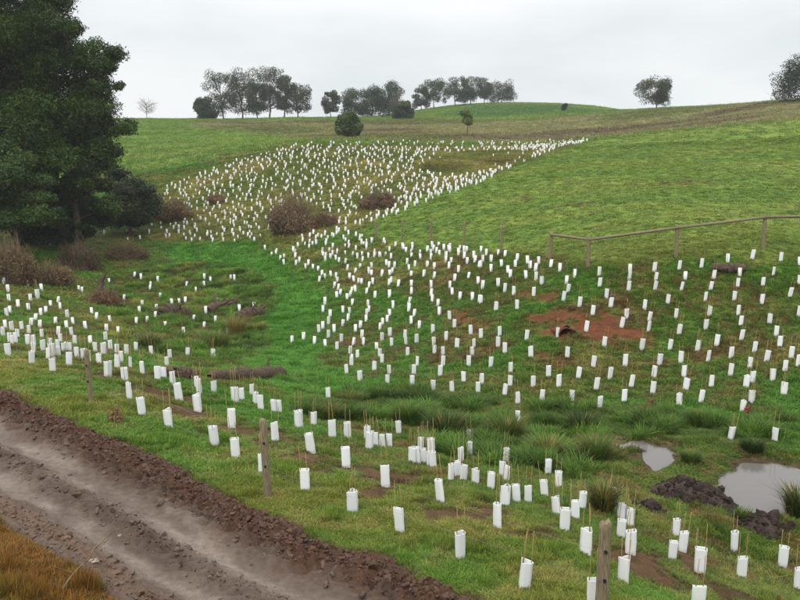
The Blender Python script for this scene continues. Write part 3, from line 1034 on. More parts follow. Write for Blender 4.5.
near_tree('wattle_tree', 'paler grey-green small tree in front of the huge dark one', (14, 262), 1, [(16, 190, 0.16), (36, 200, 0.12)],
          [(12, 152, 14), (22, 168, 18), (42, 178, 12), (6, 188, 22), (36, 204, 16), (14, 220, 18), (52, 196, 8), (-18, 180, 24), (-20, 214, 24), (50, 216, 9)],
          6, lin(38, 58, 22), lin(80, 102, 42), 70000, 0.12)
near_tree('understory_shrub', 'dark shrub growing among the trunks of the huge tree', (66, 249), 1, [(60, 225, 0.08), (84, 222, 0.07), (44, 226, 0.06)],
          [(50, 214, 15), (80, 214, 15), (100, 220, 10), (62, 230, 11), (34, 222, 14), (88, 232, 10), (46, 236, 10), (70, 206, 16), (72, 236, 10), (104, 208, 12), (24, 232, 12)],
          9, lin(26, 38, 14), lin(66, 78, 30), 42000, 0.13, 0.8)
near_tree('laurel_shrub', 'round dark shrub at the right foot of the huge tree', (136, 234), 1, [(136, 205, 0.12), (124, 208, 0.1)],
          [(136, 186, 14), (124, 196, 14), (148, 196, 13), (140, 210, 15), (122, 212, 12), (152, 212, 8), (134, 222, 10)],
          8, lin(34, 46, 22), lin(70, 80, 42), 15000, 0.16, 0.7)


def brush(name, label, cat, u, v, wpx, hpx, seed, ca, cb, n=2600, twigs=160, leaf=0.10, depth=0.8, group=None):
    """heap of dry stems and dead leaves: twigs + shreds"""
    rng = np.random.default_rng(seed)
    bx, by = W((u, v))[0]; m = by / FPX
    wd, hh = wpx * m, hpx * m
    root = empty(name, (bx, by, Hs(bx, by))); tag(root, label, cat, group)
    parts = []
    for k in range(int(twigs * 1.6)):
        a = rng.uniform(0, 6.28); q = math.sqrt(rng.uniform())
        p = np.array([math.cos(a) * q * wd * .46, math.sin(a) * q * wd * .46 * depth, -0.05])
        top = hh * math.sqrt(max(0.05, 1 - q * q)) * rng.uniform(0.5, 1.35)
        e = p + np.array([rng.normal(0, wd * .16), rng.normal(0, wd * .16), top])
        parts.append(limb(p, e, 0.02, 0.007, rng, 0.25, 5, 3))
    V, Fq = join(parts)
    link('stems', fix_quads(V, Fq, 'stems'), M_TWIG, root)['kind'] = 'stuff'
    K = []
    for k in range(24):
        a = rng.uniform(0, 6.28); q = math.sqrt(rng.uniform()) * .92
        K.append((math.cos(a) * q * wd * .55, math.sin(a) * q * wd * .55 * depth, hh * .55 * (1 - q * q) * rng.uniform(.3, 1.35) + .08 * hh, wd * rng.uniform(.09, .24), wd * .2 * depth, hh * rng.uniform(.15, .4)))
    V, Fq, c = leaf_cloud(K, int(n * 1.3), leaf, rng, ca * np.array([.95, .9, .72]), cb * np.array([.95, .9, .72]), 0.1, 0.2, 0.2)
    link('dead_leaves', np_mesh('dead_leaves', V, Fq, c), M_DRY, root)
    return root


M_TWIG = rough_mat('dry_twig', lin(78, 64, 48), lin(126, 108, 84), 8, 0.9, 0.3, 0.005)
B1, B2 = lin(84, 70, 54), lin(130, 110, 86)
brush('brush_pile', 'large grey-brown domed heap of dead brush on the valley side', 'brush pile', 293, 231, 48, 38, 201, lin(104, 88, 76), lin(152, 132, 114), 9000, 420, 0.13)
brush('brush_pile', 'low reddish tangle of branches right of the domed brush heap', 'brush pile', 325, 226, 26, 14, 202, lin(92, 64, 54), lin(140, 104, 88), 2400, 180, 0.12)
brush('dead_bush', 'brown dead bush below the dark right side of the huge tree', 'bush', 173, 219, 38, 20, 203, lin(100, 84, 66), lin(142, 122, 96), 5200, 240, 0.13)
brush('dead_bush', 'purplish brown bush beside the thick line of guards up the slope', 'bush', 380, 207, 36, 18, 204, lin(86, 70, 64), lin(130, 108, 94), 5200, 240, 0.13)
brush('dead_bush', 'small straw brown bush among the far guards', 'bush', 216, 203, 18, 10, 205, lin(120, 96, 74), lin(160, 132, 100), 1500, 90, 0.12)
brush('bracken', 'tall brown dead bracken at the left edge under the pale tree', 'bracken', 10, 283, 46, 40, 206, B1, B2, 7000, 420, 0.11)
brush('bracken', 'brown dead bracken sprawling under the huge tree', 'bracken', 50, 284, 44, 22, 207, lin(84, 70, 54), lin(134, 112, 88), 6200, 320, 0.10)
brush('bracken', 'dark dead stems between the tree trunks', 'bracken', 78, 268, 40, 26, 208, lin(60, 50, 42), lin(102, 86, 70), 4200, 240, 0.10)
brush('bracken', 'brown fern heap beside the leaning stump in the gully', 'bracken', 104, 304, 30, 18, 209, lin(98, 74, 58), lin(140, 112, 86), 3600, 200, 0.08)
brush('bracken', 'low brown growth at the foot of the dark shrub', 'bracken', 126, 258, 40, 18, 210, lin(76, 66, 44), lin(116, 104, 70), 3600, 160, 0.10)
brush('dead_fern', 'small reddish dead fern beside a guard above the pond', 'fern', 748, 413, 7, 9, 211, lin(140, 54, 44), lin(170, 84, 62), 260, 26, 0.05)
brush('dead_fern', 'small reddish brown fern at the lower edge of the slope', 'fern', 652, 409, 15, 12, 212, lin(96, 58, 48), lin(140, 96, 76), 520, 40, 0.05)
brush('dead_fern', 'pale dry fern on the grass verge beside the track', 'fern', 117, 424, 14, 16, 213, lin(128, 104, 70), lin(168, 144, 100), 620, 60, 0.05)
brush('scrub', 'olive scrub patch without guards on the upper slope, left half', 'scrub', 440, 166, 54, 5, 216, lin(92, 98, 46), lin(128, 126, 66), 2600, 60, 0.13, 1.2)
brush('scrub', 'olive and rust scrub patch on the upper slope, right half', 'scrub', 505, 161, 54, 4, 217, lin(100, 92, 50), lin(132, 124, 68), 2600, 60, 0.13, 1.2)


def tussock(label, u, v, wpx, hpx, nb, seed, ca, cb, straw=0.25):
    """one arching tussock of rushes: hundreds of narrow blades from a common root"""
    rng = np.random.default_rng(seed)
    bx, by = W((u, v))[0]; m = by / FPX
    wd, hh = wpx * m, hpx * m * 0.9
    a = rng.uniform(0, 6.28, nb); q = np.sqrt(rng.uniform(size=nb))
    b = np.stack([np.cos(a) * q * wd * .26, np.sin(a) * q * wd * .26, np.full(nb, -0.03)], 1)
    d = np.stack([np.cos(a + rng.normal(0, .4, nb)), np.sin(a + rng.normal(0, .4, nb)), np.zeros(nb)], 1)
    h_ = hh * rng.uniform(0.5, 1.1, nb)[:, None]; ln = (0.15 + 0.5 * q * rng.uniform(.4, 1.3, nb))[:, None]
    sd_ = np.stack([-d[:, 1], d[:, 0], d[:, 2]], 1) * (0.008 * rng.uniform(.7, 1.4, nb))[:, None]
    up = np.array([0, 0, 1.0])
    m_ = b + d * h_ * ln * .35 + up * h_ * .6; t_ = b + d * h_ * ln + up * h_ * (1 - .3 * ln)
    V = np.stack([b - sd_, b + sd_, m_ + sd_ * .8, m_ - sd_ * .8, t_ + sd_ * .15, t_ - sd_ * .15], 1).reshape(-1, 3)
    o = np.arange(nb)[:, None] * 6
    Fq = np.concatenate([o + np.array([[0, 1, 2, 3]]), o + np.array([[3, 2, 4, 5]])])
    c = ca + (cb - ca) * (rng.uniform(size=nb) < straw)[:, None]
    c = c * rng.uniform(.65, 1.3, (nb, 1))
    me = np_mesh('rush_tussock', V, Fq, np.repeat(c, 6, 0))
    o_ = link('rush_tussock', me, M_LEAF, None, (bx, by, Hs(bx, by)))
    tag(o_, label, 'rushes', 'rush tussocks in the gully')
    return o_


RG, RS = lin(72, 100, 34), lin(138, 122, 68)
DG = lin(52, 74, 26)
for i, (u, v, wp, hp, g_, st_, lb) in enumerate((
        (797, 522, 40, 40, DG, .3, 'dark tussock cut by the right edge of the picture beside the pond'),
        (603, 512, 34, 42, DG, .5, 'brown and green tussock behind the fence post nearest the pond'),
        (446, 438, 62, 34, DG, .12, 'largest dark green tussock in the middle of the rush bed'),
        (408, 424, 46, 26, RG, .1, 'green tussock left of the largest dark one in the rush bed'),
        (506, 440, 54, 34, RG, .3, 'tussock with straw stems right of the largest dark one'),
        (372, 416, 34, 20, RG, .2, 'small tussock at the left end of the rush bed'),
        (548, 462, 46, 32, RG, .45, 'partly straw coloured tussock behind the guards left of the puddle'),
        (596, 462, 44, 32, RG, .2, 'green tussock at the left rim of the puddle'),
        (582, 432, 50, 26, DG, .1, 'broad dark tussock above the thin puddle'),
        (648, 426, 46, 24, RG, .1, 'green tussock directly above the puddle'),
        (700, 424, 46, 20, RG, .15, 'low green tussock between the puddle and the slope guards'),
        (690, 466, 30, 18, RG, .2, 'small tussock between the puddle and the pond'),
        (752, 452, 40, 16, DG, .1, 'low dark tussock on the far rim of the pond'),
        (742, 524, 26, 16, RG, .1, 'bright grass tussock on the near rim of the pond'),
        (330, 420, 34, 22, RG, .45, 'partly straw coloured tussock behind the guards below the fallen log'),
        (214, 350, 54, 26, RG, .3, 'wide tussock above the long fallen log'),
        (150, 350, 40, 20, DG, .3, 'dark tussock left in the gully above the near guards'),
        (236, 336, 30, 26, RS * .85, .4, 'rusty straw tussock below the snag of wood'))):
    tussock(lb, u, v, wp, hp, int(180 + wp * 14), 800 + i, g_, RS, st_)

# ---- logs, clods, burrow
def log(name, label, p0, p1, r0, r1, seed, mat, lift=0.5, stubs=3, cat='log'):
    rng = np.random.default_rng(seed)
    (ax, ay), (bx, by) = W(p0, p1)
    root = empty(name, ((ax + bx) / 2, (ay + by) / 2, Hs((ax + bx) / 2, (ay + by) / 2))); tag(root, label, cat)
    c = np.array(root.location)
    n = 34
    P = np.array([(ax + (bx - ax) * t, ay + (by - ay) * t, 0) for t in np.linspace(0, 1, n)])
    rad = r0 + (r1 - r0) * np.linspace(0, 1, n) + np.convolve(rng.normal(0, 0.2, n + 8), np.ones(9) / 9 * 1.8, 'valid') * r0
    rad[0] *= .55; rad[1] *= .85; rad[-1] *= .5; rad[-2] *= .8
    rad = np.abs(rad)
    P[:, 2] = H(P[:, 0], P[:, 1]) + rad * lift
    P[:, 2] = np.convolve(np.pad(P[:, 2], 2, 'edge'), np.ones(5) / 5, 'valid') + rng.normal(0, r0 * .06, n)
    P[:, 1] += np.cumsum(rng.normal(0, r0 * .05, n))
    V, Fq = tube(P - c, rad, 14, True, 0.10, rng)
    th_ = np.tile(np.linspace(0, 6.28, 14, endpoint=False), n); ti_ = np.repeat(np.linspace(0, 9, n), 14)
    k_ = 1 + 0.45 * (fbm(np.cos(th_) * 1.6 + ti_ * .5 + seed, np.sin(th_) * 1.6 + seed, seed, 3) - .5)
    ctr_ = np.repeat(P - c, 14, 0)
    V[:n * 14] = ctr_ + (V[:n * 14] - ctr_) * k_[:, None]
    link('bole', fix_quads(V, Fq, 'bole'), mat, root)
    for k in range(stubs):
        i = rng.integers(1, n - 1)
        s = P[i] - c; e = s + np.array([rng.normal(0, .5), rng.normal(0, .4), rng.uniform(0.2, .7)]) * (r0 * 3)
        V, Fq = limb(s, e, r0 * .3, r0 * .12, rng, .1, 5, 6)
        link('branch_stub', fix_quads(V, Fq, 'branch_stub'), mat, root)
    return root


log('fallen_log', 'long grey fallen log lying across the gully behind the near guards', (210, 380), (284, 377), 0.26, 0.30, 301, M_LOG, 0.7, 2)
log('fallen_log', 'short end of grey log left of the long fallen log', (168, 378), (196, 383), 0.20, 0.24, 302, M_LOG, 0.7, 1)
log('fallen_log', 'dark reddish log on the grass below the rail fence', (712, 271), (744, 273), 0.20, 0.24, 303, M_LOG, 0.9, 2)
log('fallen_log', 'rotten log on the left of the gully rushes', (164, 318), (190, 316), 0.42, 0.36, 304, M_LOG, 0.7, 3)
log('fallen_log', 'grey driftwood log near the middle of the gully rushes', (208, 314), (236, 304), 0.34, 0.2, 305, M_LOG, 0.9, 6)
log('fallen_log', 'brown snag of wood at the right of the gully rushes', (238, 322), (264, 314), 0.36, 0.2, 306, M_LOG, 0.8, 5)
bx, by = W((98, 296))[0]
root = empty('leaning_stump', (bx, by, Hs(bx, by))); tag(root, 'dark leaning stump beside the brown fern heap', 'stump')
rng = np.random.default_rng(307)
V, Fq = limb((0, 0, -.2), (0.35, 0.1, 1.35), 0.24, 0.13, rng, 0.05, 9, 11)
link('bole', fix_quads(V, Fq, 'bole'), M_LOG, root)
for q in ((-.3, .1, 1.1), (.8, -.1, 1.6)):
    V, Fq = limb((.2, .05, .7), q, 0.07, 0.025, rng, 0.1, 5, 6)
    link('branch_stub', fix_quads(V, Fq, 'branch_stub'), M_LOG, root)


def clod_mesh(seed, n=1):
    import bmesh
    rng = np.random.default_rng(seed)
    bm = bmesh.new(); bmesh.ops.create_icosphere(bm, subdivisions=2, radius=1.0)
    ax_ = rng.normal(size=(9, 3)); ax_ /= np.linalg.norm(ax_, axis=1)[:, None]; am = rng.uniform(.45, .95, 9)
    for v_ in bm.verts:
        p = np.array(v_.co)
        cut = min(1.0, min(am[k] / max(1e-3, p @ ax_[k]) if p @ ax_[k] > 0 else 9 for k in range(9)))
        v_.co = Vector(p * cut * rng.uniform(.78, 1.12)) * 1.0
    me = bpy.data.meshes.new('clod'); bm.to_mesh(me); bm.free()
    me.materials.append(M_CLOD)
    return me


CLODS = [clod_mesh(900 + k) for k in range(8)]


def clods(name, label, u, v, wpx, hpx, n, seed, mat, cat):
    rng = np.random.default_rng(seed)
    bx, by = W((u, v))[0]; m = by / FPX
    root = empty(name, (bx, by, Hs(bx, by))); tag(root, label, cat)
    a_, b_ = wpx * m * .5, wpx * m * .38
    V = []; Fq = []
    for j in range(7):
        for k in range(28):
            th = 2 * math.pi * k / 28; q = j / 6 * (1 + .12 * math.sin(3 * th + seed) + .08 * math.sin(7 * th))
            x, y = math.cos(th) * q * a_, math.sin(th) * q * b_
            V.append((x, y, Hs(bx + x, by + y) - root.location.z + hpx * m * .75 * (1 - (j / 6) ** 2) * rng.uniform(.75, 1.1) - 0.05 * (j == 6)))
    for j in range(6):
        for k in range(28):
            Fq.append((j * 28 + k, j * 28 + (k + 1) % 28, (j + 1) * 28 + (k + 1) % 28, (j + 1) * 28 + k))
    link('mound', fix_quads(np.array(V), Fq, 'mound'), mat, root)
    for k in range(n):
        th = rng.uniform(0, 6.28); q = math.sqrt(rng.uniform()) * 1.05
        x, y = math.cos(th) * q * a_, math.sin(th) * q * b_
        s = min(0.2, rng.lognormal(-2.65, .5))
        z = Hs(bx + x, by + y) - root.location.z + hpx * m * .75 * max(0, 1 - q * q)
        c = link('clod', CLODS[rng.integers(8)], None, root, (x, y, z), (rng.uniform(0, 6), rng.uniform(0, 6), rng.uniform(0, 6)))
        c.scale = (s, s * .85, s * .75)
    return root


clods('soil_heap', 'heap of dark wet clods at the left side of the pond', 692, 497, 84, 20, 230, 401, M_CLOD, 'soil heap')
clods('soil_heap', 'dark wet clods on the near bank of the pond', 760, 530, 64, 9, 90, 402, M_CLOD, 'soil heap')
clods('soil_heap', 'small dark clods behind the three-stake guards near the post', 648, 508, 34, 8, 36, 403, M_CLOD, 'soil heap')

# burrow: a short tunnel mouth in the red bank
bx, by = W((566, 334))[0]
root = empty('burrow', (bx, by, Hs(bx, by))); tag(root, 'dark burrow mouth in the bare red earth', 'burrow')
V = []; Fq = []
rng = np.random.default_rng(5)
for j, (yy, sc, dz) in enumerate(((-0.02, 1.25, -0.02), (-0.12, 1.12, 0.0), (-0.10, 1.0, 0.0), (0.25, 0.95, -0.03), (0.7, 0.75, -0.1))):
    for k in range(13):
        a = math.pi * k / 12
        V.append((math.cos(a) * 0.30 * sc * rng.uniform(.94, 1.06), yy, math.sin(a) * 0.30 * sc * rng.uniform(.94, 1.06) + dz - 0.04))
for j in range(4):
    for k in range(12):
        Fq.append((j * 13 + k, j * 13 + k + 1, (j + 1) * 13 + k + 1, (j + 1) * 13 + k))
V.append((0, 0.72, 0)); c_ = len(V) - 1
for k in range(12):
    Fq.append((4 * 13 + k, 4 * 13 + k + 1, c_))
link('tunnel', fix_quads(np.array(V), Fq, 'tunnel'), M_REDEARTH, root)
# spoil that roofs the tunnel
K = []
V = []; Fq = []
for j in range(7):
    for k in range(13):
        a = math.pi * k / 12; q = j / 6
        r_ = 0.40 + 0.05 * math.sin(5 * a)
        V.append((math.cos(a) * r_ * (1 + .3 * q), -0.06 + q * 1.3, math.sin(a) * r_ * (1 - .75 * q * q) - 0.04))
for j in range(6):
    for k in range(12):
        Fq.append((j * 13 + k, j * 13 + k + 1, (j + 1) * 13 + k + 1, (j + 1) * 13 + k))
link('spoil', fix_quads(np.array(V), Fq, 'spoil'), M_REDEARTH, root)


# ------------------------------------------------------------------ fences
def post_mesh(h, r, seed, sides=10):
    rng = np.random.default_rng(seed)
    P = [(rng.normal(0, .006), rng.normal(0, .006), z) for z in (-0.4, 0, h * .3, h * .6, h * .9, h - .01, h)]
    V, Fq = tube(P, [r * 1.04, r * 1.04, r, r * .98, r * .97, r * .95, r * .82], sides, True, 0.05, rng)
    return fix_quads(V, Fq, 'post')


def fence_wire(root, pts, r=0.0014):
    c = np.array(root.location)
    P = []
    for a_, b_ in zip(pts[:-1], pts[1:]):
        a_ = np.array(a_); b_ = np.array(b_)
        for t in np.linspace(0, 1, 6, endpoint=False):
            q = a_ + (b_ - a_) * t; q[2] -= 0.03 * math.sin(math.pi * t); P.append(q)
    P.append(np.array(pts[-1]))
    V, Fq = tube(np.array(P) - c, r, 4)
    link('wire', fix_quads(V, Fq, 'wire'), M_WIRE, root)


fp = W((91, 402), (268, 496), (601, 617))
root = empty('wire_fence', (fp[1][0], fp[1][1], Hs(*fp[1]))); tag(root, 'wire fence of round wooden posts between the track and the planting', 'fence')
# carry the line of posts on to the left along the track
fp = [(2 * fp[0][0] - fp[1][0] - 1.0, 2 * fp[0][1] - fp[1][1])] + fp
for i, ((x, y), h, r) in enumerate(zip(fp, (1.3, 1.36, 1.5, 1.32), (0.06, 0.062, 0.075, 0.085))):
    z = Hs(x, y)
    p = link('post', post_mesh(h, r, 500 + i), M_POST, root, (x - root.location.x, y - root.location.y, z - root.location.z), (RNG.normal(0, .015), (-0.03, -0.02, -0.03, 0.0)[i], 0))
    for hz in (0.42, 0.72):
        V, Fq = tube([(0, -r - .035, h * hz), (0, -r - .028, h * hz), (0, -r + .01, h * hz)], [0.016, 0.024, 0.02], 8)
        link('insulator', fix_quads(V, Fq, 'insulator'), M_BLACK, p)
for hz in (0.42, 0.72):
    fence_wire(root, [(x, y - r - .032, Hs(x, y) + h * hz) for (x, y), h, r in zip(fp, (1.3, 1.36, 1.5, 1.32), (0.06, 0.062, 0.075, 0.085))])

RP = [(376, 238, 17), (402, 239, 20), (431, 242, 22), (464, 247, 25), (501, 252, 27), (550, 259, 27), (588, 267, 31), (676, 257, 32), (763, 249, 34), (838, 246, 34)]
pp = W(*[(a, b) for a, b, _ in RP])
root = empty('farm_fence', (pp[6][0], pp[6][1], Hs(*pp[6]))); tag(root, 'weathered farm fence with wooden rails crossing the paddock slope', 'fence')
tops = []
for i, ((x, y), (_, _, hp)) in enumerate(zip(pp, RP)):
    h = hp * y / FPX; z = Hs(x, y); r = 0.10 if i >= 5 else 0.075
    link('post', post_mesh(h, r, 520 + i, 8), M_POST, root, (x - root.location.x, y - root.location.y, z - root.location.z), (RNG.normal(0, .01), RNG.normal(0, .02), 0))
    tops.append(np.array((x, y, z + h)))
for i in range(5, 9):
    a_, b_ = tops[i] - np.array((0, 0, 0.13)), tops[i + 1] - np.array((0, 0, 0.13))
    off = np.array((0, -0.06, 0))
    V, Fq = tube([a_ + off - np.array(root.location), (a_ + b_) / 2 + off - np.array(root.location), b_ + off - np.array(root.location)], [0.075, 0.068, 0.07], 8, True, .09, RNG)
    link('rail', fix_quads(V, Fq, 'rail'), M_POST, root)
for dz in (0.25, 0.6, 0.95):
    fence_wire(root, [t_ - np.array((0, 0.05, dz)) for t_ in tops[:6]], 0.002)

